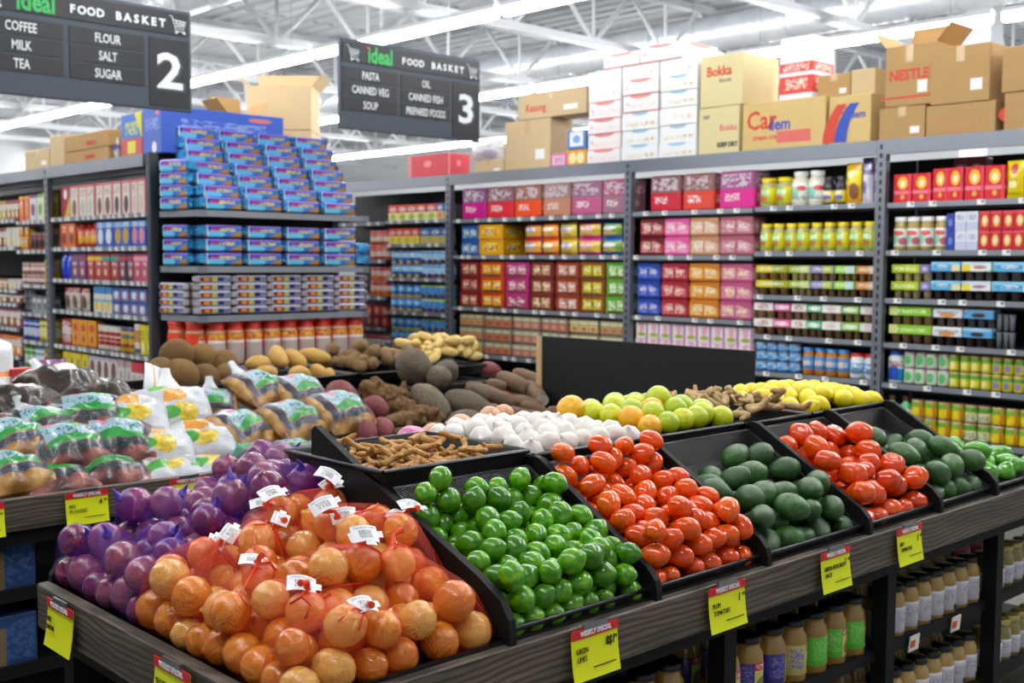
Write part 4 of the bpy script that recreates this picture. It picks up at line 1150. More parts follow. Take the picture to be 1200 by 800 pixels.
def on_a(u0, u1, z0, z1, d, mat, label, X=7.6, **k):
    y0, y1 = onx(u0, 150, X).y, onx(u1, 150, X).y
    return carton(X + d / 2, (y0 + y1) / 2, z0, y0 - y1, d, z1 - z0, mat, label, **k)


ZT = 2.481
on_a(592, 645, ZT, 2.95, .3, kraft_l, 'upright tan carton left of the snack trays on the long rack')
on_a(645.5, 664, ZT, 2.61, .2, pmat('#d86aa8', (('r', .1, .9, .2, .85, '#e8c8dc'), ('t', .15, .85, .3, .75, '#c04a8a', 6, 5)), .3), 'pink tray of packets on the rack top', tape=False, cat='box', name='snack_tray')
on_a(664.5, 687, ZT, 2.63, .22, pmat('#e8a020', (('e', .3, .5, .2, .34, '#f4e8b0'), ('e', .72, .5, .2, .34, '#f4e8b0')), .3), 'orange yellow tray of packets on the rack top', tape=False, cat='box', name='snack_tray')
on_a(664.5, 687, 2.635, 2.81, .22, pmat('#2f70b8', (('r', .14, .86, .14, .9, '#dfeaea'), ('e', .5, .5, .2, .2, '#6a9ad8')), .3), 'blue tray of packets standing on the orange tray', tape=False, cat='box', name='snack_tray')
o = on_a(607, 687, 2.955, 3.2, .28, kraft_l, 'long tan carton with red script laid across two stacks', prints=(('Kesong', .27, .4, .1, pr, .002),))
m = MB(); m.lathe([(.075, -.002), (.06, -.003), (.045, -.003), (.06, -.002)], 20, M=Matrix.Rotation(PI / 2, 3, 'X'), c=(.13, -.142, .14)); m.build('printed_ring', pr, o)
# white snack trays: three columns
red_t = pmat('#f2efee', (('b', .0, .06, '#e8a8ae'), ('e', .5, .96, .3, .16, '#e8908a'), ('t', .05, .95, .2, .5, '#f6dcdc', 12, 3), ('e', .12, .5, .02, .07, '#d86a70')), .5)
blu_t = pmat('#f0f2f2', (('e', .5, .98, .24, .16, '#9ac8dc'), ('t', .1, .95, .18, .42, '#e2d8b8', 12, 3), ('e', .85, .36, .025, .09, '#e0904a'), ('e', .7, .36, .025, .09, '#d8a86a')), .5)
pl_t = pmat('#f4f3f0', (('t', .4, .9, .3, .6, '#ece6dc', 8, 3), ('e', .8, .4, .03, .1, '#e8c8a8')), .5)
for ci, (u0, u1, n) in enumerate(((688, 727, 6), (728, 771, 6), (772, 816, 6))):
    zz = ZT
    for i in range(n):
        mt = [(red_t, red_t, red_t, red_t, pl_t, pl_t), (blu_t, blu_t, blu_t, red_t, red_t, pl_t), (blu_t, blu_t, pl_t, blu_t, blu_t, pl_t)][ci][i]
        hh = (.125, .14, .125, .15, .145, .13)[(i + ci) % 6]
        on_a(u0 + (i * 1.3) % 2, u1, zz, zz + hh, .38, mt, 'white snack tray, %s up in the %s column on the long rack' % (ordw(i), ('left', 'middle', 'right')[ci]), tape=False, name='snack_tray', cat='box', group='white snack trays stacked on the long rack', X=7.58 + .01 * ((i * 3) % 4))
        zz += hh + .002
on_a(706, 748, 3.31, 3.43, .36, red_t, 'white tray lying on top of the left and middle columns', tape=False, name='snack_tray', cat='box')
o = on_a(749, 797, 3.31, 3.45, .5, red_t, 'white tray with red dots topmost over the right column', tape=False, name='snack_tray', cat='box')
on_a(819, 866, ZT, 2.866, .33, cream, 'lower cream carton with dark printing beside the white trays', tape=False, prints=(('Bokka', .74, .55, .075, pk, .001), ('KEEP DRY', .72, .2, .05, pg, .003), ('NET', .2, .8, .04, pg, .001)))
on_a(820, 869, 2.87, 3.28, .5, cream, 'upper cream carton with red arched lettering', tape=False, prints=(('Bokka', .45, .68, .11, pr, .003), ('biscuit', .6, .5, .05, pg, 0)))
o = on_a(870, 967, ZT, 2.86, .36, flat('manila_card', '#d6b878', .7, 0, .05, 6), 'wide carton with big red and blue lettering', tape=False, prints=(('Car', .24, .62, .2, pr, .004), ('dem', .46, .52, .13, pb, .003), ('cream crackers', .36, .28, .06, pr, .001)))
m = MB(); m.box((.24 - .14, -.182, .1), (.3, .002, .09)); m.build('printed_panel', pk, o)
o = on_a(971, 1020, ZT, 2.84, .42, flat('manila_card', '#d6b878', .7, 0, .05, 6), 'carton with red and blue swoosh next to the wide carton', tape=False, prints=(('Car', .4, .72, .1, pr, .003), ('dem', .7, .6, .08, pb, .002)))
m = MB()
for a, b, mt in ((.0, .1, 0), (.1, .2, 1)):
    rows = [[(-.22 + a + .12 * t * t + .0, -.2125, .02 + .28 * t) for t in np.linspace(0, 1, 8)], [(-.22 + b + .1 * t * t, -.2125, .02 + .28 * t) for t in np.linspace(0, 1, 8)]]
    m.grid(rows, mt, sm=False)
m.build('printed_swoosh', [pr, pb], o)
on_a(912, 951, 2.86, 3.36, .3, pmat('#e6e8f0', (('b', .14, .4, '#d8301e'), ('b', .46, .6, '#dc3a28'), ('t', .15, .85, .2, .36, '#f4e0d0', 8, 12), ('t', .1, .9, .48, .58, '#f8e8e0', 9, 18)), .5), 'tall white carton with red panels behind the wide carton', tape=False, X=7.75)
on_a(957, 995, 2.845, 3.03, .24, kraft, 'small brown carton with white label behind the swoosh carton', X=7.72)
on_a(996, 1024, 2.845, 3.04, .22, kraft_l, 'small pale carton leaning behind the swoosh carton', X=7.72, tape=False)
on_a(1030, 1084, ZT, 2.72, .3, kraft, 'low brown carton under the taped carton', X=7.62)
o = on_a(1036, 1092, 2.725, 3.15, .36, kraft, 'tall open brown carton with red lettering', X=7.62, open_=True, prints=(('NESTLE', .5, .5, .1, pr, .004),))
m = MB(); m.box((0, -.182, .06), (.42, .002, .014)); m.build('printed_stripe', pr, o)
o = on_a(1085, 1166, ZT, 2.7, .36, kraft, 'wide low carton with red oval logo', X=7.6, tape=False)
m = MB(); m.lathe([(.17, -.001), (.165, -.003), (.12, -.003), (.115, -.001)], 28, M=Matrix.Diagonal((1, 1, .42)).to_3x3() @ Matrix.Rotation(PI / 2, 3, 'X'), c=(.02, -.182, .1)); m.build('printed_oval', pr, o)
on_a(1089, 1158, 2.705, 3.09, .36, kraft, 'large plain brown carton with white label above the oval logo', X=7.6)
o = on_a(1176, 1260, ZT, 2.74, .4, kraft, 'low carton with red oval at the right end of the rack top', X=7.62, tape=False)
m = MB(); m.lathe([(.17, -.001), (.165, -.003), (.12, -.003), (.115, -.001)], 28, M=Matrix.Diagonal((1, 1, .42)).to_3x3() @ Matrix.Rotation(PI / 2, 3, 'X'), c=(-.1, -.202, .12)); m.build('printed_oval', pr, o)
on_a(1172, 1250, 2.745, 3.04, .4, kraft, 'dark topped brown carton at the right end, upper one', X=7.62)
o = on_a(478, 525, ZT, 2.72, .3, pmat('#d83848', (('e', .5, .6, .1, .14, '#ee8a90'), ('s', 0, .08, '#e8909a')), .5), 'bright red carton alone on the rack below sign three', tape=False, prints=())
m = MB()
for zz in (.07, .16): m.box((-.151 * 1.0 - .09, 0, zz), (.002, .1, .06))
on_a(556, 590, ZT, 2.62, .24, kraft_l, 'small tan carton left of the upright carton', X=7.7)
k_ = k_pouch('plastic_bag', 'bag', .5, .2, .22, pmat('#dcdde0', (('n', 5, 5, .58, '#b8bcc4'), ('e', .7, .3, .2, .2, '#b8b0c8')), .25, coat=.5), seed=4)
place(k_, (7.8, onx(572, 150, 7.8).y, 2.62), -PI / 2, 'white plastic bag lying on the small tan carton')

# on the left rack and end display
def on_b(u0, u1, z0, z1, d, mat, label, X=4.34, **k):
    y0, y1 = onx(u0, 150, X).y, onx(u1, 150, X).y
    return carton(X + d / 2, (y0 + y1) / 2, z0, y0 - y1, d, z1 - z0, mat, label, **k)


on_b(28, 57, ZT, 2.68, .3, kraft_l, 'small open carton far along the left rack top')
on_b(58, 75, ZT, 2.78, .5, kraft_l, 'tall tan carton with faint red print on the left rack', tape=False)
on_b(76, 126, ZT, 2.6, .45, kraft, 'lower brown carton lying on the left rack', tape=False, prints=(('bamboo', .6, .5, .07, pr, .001),))
on_b(76, 127, 2.605, 2.75, .45, kraft, 'upper brown carton with red lettering on the left rack', tape=False, prints=(('bamboo', .62, .4, .07, pr, .001),))
k_ = k_pouch('gift_bag', 'bag', .16, .08, .2, pmat('#e8e2e0', (('e', .5, .3, .3, .2, '#d8c83a'), ('e', .3, .7, .3, .2, '#c83a6a'), ('e', .7, .6, .3, .2, '#5a5ac0')), .3), seed=9)
place(k_, (4.42, onx(134, 150, 4.42).y, ZT), -PI / 2, 'small bright patterned bag between the cartons')
on_b(142, 166, ZT, 2.84, .3, pmat('#3f6fc8', (('b', 0, .42, '#d04a48'), ('r', .3, .7, .08, .36, '#e0d83a'), ('t', .2, .8, .5, .8, '#c8d84a', 6, 6), ('d', 1, .6, 1.25, '#e0d830')), .5), 'blue and red carton with yellow print on the left rack', tape=False)
o = on_b(167, 189, ZT, 2.86, 1.15, pmat('#3c62c4', (('t', .15, .85, .5, .75, '#8aa4e0', 6, 8), ('e', .62, .14, .12, .12, '#f0f0f4'), ('e', .8, .86, .1, .05, '#e07a6a')), .5), 'large royal blue carton at the corner of the left rack', tape=False)
o = carton(5.42, 9.5, ZT, .3, .3, .46, kraft, 'smaller open brown carton behind the blue carton', rz=0, open_=True)
carton(6.1, 9.75, ZT, .62, .5, .37, kraft_l, 'lower of two large tan cartons above the foil packs', rz=-.75, tape=False)
carton(6.1, 9.75, 2.855, .62, .5, .42, kraft_l, 'upper large open tan carton above the foil packs', rz=-.75, open_=True, tape=False)


# ================================================================== fruit and vegetable meshes
def rock(name, mat, size, amp=.06, freq=1.6, seed=0, sub=3, fn=None):
    """closed organic form: unit ball, shaped by fn, dented by noise, scaled to size (full lengths)"""
    bm = bmesh.new(); bmesh.ops.create_icosphere(bm, subdivisions=sub, radius=1.0)
    for v in bm.verts:
        p = v.co.copy()
        n = noise.noise(p * freq + Vector((seed * 3.7, seed * 1.3, 0))) + .4 * noise.noise(p * freq * 2.7 + Vector((0, seed * 2.1, seed)))
        q = p * (1 + amp * n)
        if fn is not None: q = fn(q)
        v.co = Vector((q.x * size[0] / 2, q.y * size[1] / 2, q.z * size[2] / 2))
    for f in bm.faces: f.smooth = True
    me = bpy.data.meshes.new(name); bm.to_mesh(me); bm.free(); me.materials.append(mat)
    return me


def fuse(name, mat, caps, voxel, amp=.0, freq=30, seed=0):
    """melt a chain of rounded limbs into one skin; caps: (p0, p1, r0, r1)"""
    m = MB()
    for p0, p1, r0, r1 in caps:
        p0, p1 = Vector(p0), Vector(p1); L = (p1 - p0)
        q = MB(); n = 8; pts = []; rad = []
        for i in range(n + 1):
            t = i / n
            pts.append(p0 + L * t); r = r0 + (r1 - r0) * t
            rad.append(r)
        d = L.normalized()
        e0 = [(p0 - d * r0 * math.cos(a), r0 * max(.05, math.sin(a))) for a in (.05, .5, 1.0)]
        e1 = [(p1 + d * r1 * math.cos(a), r1 * max(.05, math.sin(a))) for a in (1.0, .5, .05)]
        pts = [a for a, b in e0] + pts + [a for a, b in e1]; rad = [b for a, b in e0] + rad + [b for a, b in e1]
        m.tube(pts, rad, 10)
    me = m.mesh('tmp', mat)
    o = bpy.data.objects.new('tmp', me); COL.objects.link(o)
    md = o.modifiers.new('r', 'REMESH'); md.mode = 'VOXEL'; md.voxel_size = voxel; md.use_smooth_shade = True
    sm = o.modifiers.new('s', 'SMOOTH'); sm.iterations = 3; sm.factor = .5
    out = bpy.data.meshes.new_from_object(o.evaluated_get(bpy.context.evaluated_depsgraph_get()))
    bpy.data.objects.remove(o); bpy.data.meshes.remove(me)
    out.name = name
    if amp:
        for v in out.vertices:
            v.co += v.normal * amp * (noise.noise(v.co * freq + Vector((seed, 0, 0))) + .5 * noise.noise(v.co * freq * 2.3))
    if not out.materials: out.materials.append(mat)
    for p in out.polygons: p.use_smooth = True
    return out


def organic(name, stops, scale, rough, bump=.0, bscale=60, rndmix=None, coat=0, detail=3, spec=.5, fine=None):
    """mottled natural skin; rndmix: second tint blended in by the object's own random number"""
    t = NT(name)
    ob = t.obj()
    info = t.new('ShaderNodeObjectInfo')
    va = t.new('ShaderNodeVectorMath', operation='ADD'); t.l.new(ob, va.inputs[0])
    cb = t.new('ShaderNodeCombineXYZ'); t.l.new(t.math('MULTIPLY', info.outputs['Random'], 7.0), cb.inputs[0]); t.l.new(cb.outputs[0], va.inputs[1])
    c = t.ramp(t.noise(va.outputs[0], scale, detail, .6), [(p, hexc(h)) for p, h in stops])
    if rndmix:
        c = t.mix(t.math('MULTIPLY', info.outputs['Random'], rndmix[1]), c, hexc(rndmix[0]))
    if fine:
        c = t.mix(t.math('MULTIPLY', t.math('GREATER_THAN', t.noise(va.outputs[0], fine[0], 2), fine[1]), fine[3]), c, hexc(fine[2]))
    if bump: t.bump(t.noise(ob, bscale, 3, .65), bump, .006)
    return t.done(c, rough, 0, spec, coat)


LIME = organic('lime_skin', [(.3, '#3c8204'), (.5, '#549e06'), (.75, '#88c210')], 3.2, .25, .02, 160, ('#235f02', .75), .35, 1)
TOMS = organic('plum_tomato_skin', [(.3, '#e04e00'), (.6, '#ec6404'), (.85, '#f6941c')], 6, .17, 0, 60, ('#d43000', .6), .35)
TOMR = organic('red_tomato_skin', [(.3, '#dc4000'), (.6, '#e85604'), (.85, '#f27c14')], 7, .16, 0, 60, ('#b81a08', .5), .5)
AVO = organic('avocado_skin', [(.3, '#23481c'), (.55, '#38662a'), (.8, '#568a3c')], 8, .3, .25, 180, ('#22402a', .6), .2, fine=(220, .66, '#6f9a4c', .5))
LEM = organic('lemon_skin', [(.3, '#e8d008'), (.6, '#f2e018'), (.85, '#f6ea40')], 10, .35, .12, 200, ('#e0c800', .5), .2)
CIT = organic('citrus_skin', [(.25, '#a8c010'), (.5, '#d0d41a'), (.8, '#e8dc24')], 7, .32, .12, 200, ('#98ba14', .8), .25)
ORG = organic('orange_skin', [(.3, '#eea00c'), (.6, '#f2b81a'), (.85, '#ead02a')], 7, .32, .12, 200, None, .25)
PEP = organic('green_pepper_skin', [(.3, '#3f8a1a'), (.6, '#62b02c'), (.85, '#8ccc48')], 6, .15, 0, 60, ('#3a8a14', .5), .5)
GARL = organic('garlic_skin', [(.3, '#e4dfd6'), (.6, '#f2efe9'), (.85, '#f8f6f2')], 22, .5, .2, 60, ('#cfc4ba', .5))
COCO = organic('coconut_husk', [(.3, '#6a4a24'), (.5, '#94703c'), (.75, '#b4925a')], 30, .85, .9, 140, ('#6a4a24', .6), 0, 5)
RUSS = organic('golden_potato_skin', [(.3, '#a87c30'), (.55, '#c8a050'), (.8, '#dcbc70')], 18, .6, .2, 90, ('#b88a3a', .6), 0, 4, fine=(120, .7, '#6a4a20', .5))
EDDO = organic('eddo_skin', [(.3, '#6a4e30'), (.5, '#94744c'), (.75, '#c0a070')], 24, .8, .7, 110, ('#7a5c3a', .6), 0, 4)
YELG = organic('peeled_root', [(.3, '#b89440'), (.5, '#d8bc70'), (.8, '#efe0a8')], 26, .6, .3, 90, ('#cfae60', .5), 0, 4)
SWEE = organic('red_sweet_potato_skin', [(.3, '#5e2226'), (.55, '#863a3e'), (.8, '#a45c54')], 16, .6, .25, 90, ('#6a3038', .6), 0, 4, fine=(90, .7, '#4a2224', .5))
KNOB = organic('knobbly_root_skin', [(.3, '#4a3018'), (.5, '#74522c'), (.78, '#a88a58')], 26, .8, .6, 120, ('#5c3e22', .6), 0, 4)
YAM = organic('grey_yam_skin', [(.3, '#54483a'), (.55, '#7a6c58'), (.8, '#988a74')], 18, .8, .6, 110, ('#57493a', .6), 0, 4)
CASS = organic('cassava_bark', [(.3, '#463020'), (.5, '#705238'), (.8, '#9c7e5e')], 26, .6, .5, 110, ('#55402c', .5), .1, 4)
CUTW = organic('cut_root_flesh', [(.3, '#d0c8b8'), (.7, '#ece6d8')], 30, .6, .1, 60)
GING = organic('ginger_skin', [(.3, '#9a7a4c'), (.55, '#b89a68'), (.8, '#d0b88a')], 26, .65, .4, 110, ('#a4865a', .5), 0, 4)
TURM = organic('turmeric_skin', [(.3, '#a0682c'), (.5, '#bc8a48'), (.8, '#d8b078')], 30, .65, .4, 130, ('#a87a3c', .5), 0, 4)
SHAL = organic('pale_onion_skin', [(.3, '#c88a64'), (.6, '#dca884'), (.85, '#e8c4a4')], 12, .3, .1, 60, None, .3)


def onion_mat(name, a, b, c, d):
    t = NT(name)
    info = t.new('ShaderNodeObjectInfo')
    sx = t.new('ShaderNodeSeparateXYZ'); t.l.new(t.uv(), sx.inputs[0])
    cb = t.new('ShaderNodeCombineXYZ')
    t.l.new(t.math('MULTIPLY', sx.outputs[0], 14.0), cb.inputs[0]); t.l.new(t.math('MULTIPLY', sx.outputs[1], .7), cb.inputs[1]); t.l.new(t.math('MULTIPLY', info.outputs['Random'], 20.0), cb.inputs[2])
    st = t.noise(cb.outputs[0], 1.0, 3, .6)
    col = t.ramp(st, [(.3, hexc(a)), (.52, hexc(b)), (.75, hexc(c))])
    bl = t.noise(t.obj(), 26, 3)
    col = t.mix(t.math('MULTIPLY', t.math('GREATER_THAN', bl, .6), .45), col, hexc(d))
    col = t.mix(t.math('MULTIPLY', t.math('GREATER_THAN', info.outputs['Random'], .62), .55), col, hexc(d))
    col = t.mix(t.math('MULTIPLY', t.math('LESS_THAN', info.outputs['Random'], .3), .5), col, hexc(a))
    ends = t.math('GREATER_THAN', t.math('ABSOLUTE', t.math('SUBTRACT', sx.outputs[1], .5)), .475)
    col = t.mix(t.math('MULTIPLY', ends, .6), col, hexc('#6a4a2c'))
    t.bump(t.noise(t.obj(), 5, 3), .2, .03)
    return t.done(col, .26, 0, .5, .5, .12)


YON = onion_mat('yellow_onion_skin', '#c4660a', '#e08c1e', '#efb548', '#f0d074')
RON = onion_mat('red_onion_skin', '#5c0e30', '#8e2450', '#bc5c82', '#9c5a60')


def onion_mesh(name, mat, seed):
    rr = random.Random(seed)
    m = MB()
    prof = [(.0, -.47), (.06, -.485), (.12, -.475), (.28, -.42), (.42, -.27), (.495, -.06), (.5, .06), (.46, .2), (.37, .33), (.25, .42), (.14, .465), (.085, .49), (.06, .52 + rr.uniform(0, .05)), (.03, .53 + rr.uniform(0, .05)), (0, .53)]
    m.lathe(prof, 22, vz=False)
    k = rr.uniform(.9, 1.06)
    v2 = []
    for x, y, z in m.v:
        n = noise.noise(Vector((x * 2.4, y * 2.4, z * 2.4 + seed * 5)))
        f = 1 + .05 * n
        zz = z * k
        v2.append((x * f + (.05 * math.sin(seed) * max(0, z - .4) * 3), y * f, zz))
    m.v = v2
    me = m.mesh(name, mat)
    # root tuft
    q = MB()
    for i in range(7):
        a = i * 2.4; q.tube([(.02 * math.cos(a), .02 * math.sin(a), -.46), (.05 * math.cos(a), .05 * math.sin(a), -.5), (.075 * math.cos(a + .5), .075 * math.sin(a + .5), -.525)], [.012, .008, .003], 4)
    return me


# ------------------------------------------------------------------ settling a heap of balls on a bed
def settle(N, R, x0, x1, y0, y1, bed, seed, top=.25, iters=220, rv=.08, grav=.0035):
    rg = np.random.default_rng(seed)
    r = R * (1 + rg.uniform(-rv, rv, N))
    p = np.empty((N, 3))
    # stratified start so that the bed is covered evenly
    nx = max(1, int(round(math.sqrt(N * (x1 - x0) / (y1 - y0))))); ny = int(math.ceil(N / nx))
    idx = rg.permutation(nx * ny)[:N]
    p[:, 0] = x0 + (x1 - x0) * ((idx % nx) + rg.uniform(.15, .85, N)) / nx
    p[:, 1] = y0 + (y1 - y0) * ((idx // nx) + rg.uniform(.15, .85, N)) / ny
    B_ = np.vectorize(bed)
    p[:, 2] = B_(p[:, 0], p[:, 1]) + R + rg.uniform(0, top, N)
    for it in range(iters):
        p[:, 2] -= grav if it < iters - 40 else grav * .3
        for _ in range(3):
            d = p[:, None, :] - p[None, :, :]
            L = np.sqrt((d ** 2).sum(-1)) + np.eye(N) * 9
            s = r[:, None] + r[None, :]
            ov = np.clip(s - L, 0, None)
            mv = (d / L[..., None]) * (ov * .5)[..., None]
            p += mv.sum(1) * .55
            p[:, 0] = np.clip(p[:, 0], x0 + r * .9, x1 - r * .9)
            p[:, 1] = np.clip(p[:, 1], y0 + r * .9, y1 - r * .9)
            fl = B_(p[:, 0], p[:, 1]) + r * 1.02
            p[:, 2] = np.maximum(p[:, 2], fl)
    return p, r


def rnd_rot(rr): return Euler((rr.uniform(0, 6.28), rr.uniform(0, 6.28), rr.uniform(0, 6.28)))


def heap(name, cat, meshes, desc, where, group, N, R, x0, x1, y0, y1, bed, seed, base, top=.2, rot=None, rowk=1.75, shape=1.0, rv=.08):
    """meshes have unit diameter 'base'; labels read row by row from the front edge"""
    p, r = settle(N, R, x0, x1, y0, y1, bed, seed, top, rv=rv)
    rr = random.Random(seed)
    row = ((p[:, 1] - y0) / (R * rowk)).astype(int)
    out = []
    for q in range(row.max() + 1):
        ids = [i for i in range(N) if row[i] == q]
        ids.sort(key=lambda i: p[i, 0])
        for k, i in enumerate(ids):
            o = link(name, meshes[rr.randrange(len(meshes))], None, tuple(p[i]), rot(rr) if rot else rnd_rot(rr))
            s = r[i] * 2 / base
            o.scale = (s, s, s)
            tag(o, '%s, %s from left, %s row back in %s' % (desc, ordw(k), ordw(q), where), cat, group)
            out.append(o)
    return out, p, r


# ------------------------------------------------------------------ trays and baskets
def tray(name, x0, x1, yf, yb, zf, zb, depth, label, mat=None, slope=True):
    """open black tray; rim from (yf, zf) to (yb, zb); the floor lies 'depth' below the rim"""
    mat = mat or M['wicker']
    o = empty(name, label, 'tray', ((x0 + x1) / 2, yf, zf))
    hx = (x1 - x0) / 2; dy = yb - yf; dz = zb - zf
    ins = .02; t = .006
    rim = [(-hx, 0, 0), (hx, 0, 0), (hx, dy, dz), (-hx, dy, dz)]
    fl = [(-hx + ins, ins, -depth * .6), (hx - ins, ins, -depth * .6), (hx - ins, dy - ins, dz - depth), (-hx + ins, dy - ins, dz - depth)]
    m = MB()
    for i in range(4):
        j = (i + 1) % 4
        m.quad([rim[i], rim[j], fl[j], fl[i]])
        c = Vector((0, dy / 2, 0))
        R2 = [Vector(q) + Vector(((t if q[0] < 0 else -t), (t if q[1] < dy / 2 else -t), 0)) for q in rim]
        m.quad([R2[j], R2[i], fl[i], fl[j]])
        m.quad([rim[j], rim[i], R2[i], R2[j]])
    m.build('walls', mat, o)
    m = MB(); m.quad(fl); m.quad([(a, b, c_ - .004) for a, b, c_ in fl][::-1]); m.build('base', mat, o)
    m = MB(); m.tube([rim[0], rim[1], rim[2], rim[3], rim[0]], .0065, 6, caps=False); m.build('rolled_rim', M['black_plastic'], o)
    return o


XS = [1.507, 1.955, 2.385, 2.88, 3.3, 3.69, 4.15]
WH = ['lime', 'plum tomato', 'avocado', 'large tomato', 'dark avocado', 'pepper']


def bin_bed(y): return .85 + max(0, y - 1.63) * .55


BZ = [.086, .086, .06, .086, .06, .05]
for i in range(6):
    x0, x1 = XS[i] + .014, XS[i + 1] - .014
    tray('produce_tray', x0, x1, 1.612, 2.0, .873, 1.098 if i < 5 else .9, .07 if i < 5 else .05, 'sloped black wicker tray holding the %ss' % ('lime', 'plum tomato', 'green avocado', 'large red tomato', 'dark green avocado', 'green pepper')[i])


def egg(k): return lambda q: Vector((q.x, q.y, q.z * (1 + .0)))


def tip(q):
    z = q.z
    if abs(z) > .86: z *= 1 + (abs(z) - .86) * .9
    return Vector((q.x, q.y, z))


limes = [rock('lime', LIME, (1, 1, 1.1), .03, 1.4, s, 3, tip) for s in range(4)]


def tomf(q):
    a = math.atan2(q.y, q.x); k = 1 + .03 * math.cos(3 * a) * (1 - abs(q.z))
    return Vector((q.x * k, q.y * k, q.z - (.1 * max(0, 1 - (q.x ** 2 + q.y ** 2) * 9) if q.z > 0 else 0)))


plum = [rock('plum_tomato', TOMS, (1, .95, 1.28), .05, 1.3, s, 3, tomf) for s in range(4)]


def beef(q):
    a = math.atan2(q.y, q.x); k = 1 + .05 * math.cos(5 * a)
    r2 = q.x ** 2 + q.y ** 2
    return Vector((q.x * k, q.y * k, q.z - (.25 * max(0, 1 - r2 * 5) if q.z > 0 else 0)))


beefs = [rock('red_tomato', TOMR, (1.08, 1.05, .9), .04, 1.3, s, 3, beef) for s in range(3)]


def pear(q):
    k = 1 - .16 * (q.z + .2) if q.z > -.2 else 1
    return Vector((q.x * k, q.y * k, q.z * 1.0))


avos = [rock('avocado', AVO, (.95, .95, 1.35), .05, 1.2, s, 3, pear) for s in range(3)]


def lie(rr): return Euler((PI / 2 + rr.uniform(-.6, .6), rr.uniform(-.5, .5), rr.uniform(0, 6.28)))


HX = lambda i: (XS[i] + .02, XS[i + 1] - .02)
a, b = HX(0)
heap('lime', 'lime', limes, 'green lime', 'the lime tray', 'loose limes in the tray', 112, .0272, a, b, 1.614, 1.94, lambda x, y: bin_bed(y) - .012, 11, 1.0, .12, rv=.1)
a, b = HX(1)
heap('plum_tomato', 'tomato', plum, 'orange red plum tomato', 'its tray', 'loose plum tomatoes in the tray', 90, .0305, a, b, 1.616, 1.965, lambda x, y: bin_bed(y) - .012, 12, 1.1, .12, rot=lie)
a, b = HX(2)
heap('avocado', 'avocado', avos, 'green avocado', 'the second tray from limes', 'green avocados in the tray', 44, .0405, a, b, 1.618, 1.965, lambda x, y: bin_bed(y) - .03 - (.05 if y > 1.8 else 0), 13, 1.12, .06, rot=lie)
a, b = HX(3)
heap('red_tomato', 'tomato', beefs, 'large red tomato', 'its tray', 'large red tomatoes in the tray', 38, .0395, a, b, 1.618, 1.955, lambda x, y: bin_bed(y) - .03, 14, 1.04, .08, rot=lambda rr: Euler((rr.uniform(-.7, .7), rr.uniform(-.7, .7), rr.uniform(0, 6.28))))
a, b = HX(4)
heap('avocado', 'avocado', avos, 'dark green avocado', 'the tray beside peppers', 'dark green avocados in the tray', 24, .043, a, b, 1.618, 1.93, lambda x, y: bin_bed(y) - .03 - (.03 if y > 1.8 else 0), 15, 1.12, .05, rot=lie)


def pepf(q):
    a = math.atan2(q.y, q.x); k = 1 + .1 * math.cos(3 * a)
    k *= 1 - .2 * max(0, -q.z)
    return Vector((q.x * k, q.y * k, q.z - .25 * max(0, 1 - (q.x ** 2 + q.y ** 2) * 6) * (1 if q.z > 0 else 0)))


peps = [rock('green_pepper', PEP, (.9, .9, 1.3), .06, 1.3, s, 3, pepf) for s in range(3)]
pst = G('pepper_stem', '#6a9a3a', .5)
sm_ = MB(); sm_.tube([(0, 0, .42), (.02, 0, .55), (.07, .02, .66)], [.07, .05, .06], 8); stem_me = sm_.mesh('stem', pst)
a, b = HX(5)
hp, _, _ = heap('green_pepper', 'pepper', peps, 'bright green pepper', 'the end tray', 'green peppers in the end tray', 22, .042, a, b, 1.618, 1.96, lambda x, y: .852 + .1 * (y - 1.6), 16, 1.1, .06, rot=lie)
for o in hp: link('stem', stem_me, o)

# ---------------------------- upper baskets
YB0, YB1, ZR = 2.004, 2.40, 1.142
UPX = [(1.5, 1.945), (1.965, 2.425), (2.44, 2.845), (2.86, 3.215), (3.23, 3.72)]
UPN = ['turmeric', 'garlic', 'yellow green citrus', 'ginger', 'lemons']
for (x0, x1), nm, ZR in zip(UPX, UPN, (1.136, 1.122, 1.12, 1.116, 1.116)):
    o = tray('wicker_basket', x0, x1, YB0, YB1, ZR, ZR, .078, 'shallow black wicker basket heaped with %s' % nm)


def bulb_mesh(s):
    m = MB()
    m.lathe([(0, -.38), (.12, -.4), (.34, -.34), (.48, -.14), (.5, .02), (.42, .2), (.26, .34), (.13, .43), (.08, .5), (.07, .57), (0, .58)], 24, vz=False)
    v2 = []
    for x, y, z in m.v:
        a = math.atan2(y, x); k = 1 + .045 * math.cos((7 + s) * a) * (1 if abs(z) < .35 else .3)
        v2.append((x * k, y * k, z + .03 * math.sin(a * 2 + s) * max(0, z)))
    m.v = v2
    return m.mesh('garlic_bulb', GARL)


bulbs = [bulb_mesh(s) for s in range(3)]


def dome(x0, x1, y0, y1, z, h):
    def f(x, y):
        u = (x - x0) / (x1 - x0); v = (y - y0) / (y1 - y0)
        return z + h * (max(0, math.sin(PI * min(1, max(0, u)))) ** .5) * (max(0, math.sin(PI * min(1, max(0, v)))) ** .5)
    return f


def mound(x0, x1, y0, y1, z, h, parent_label=None):
    pass


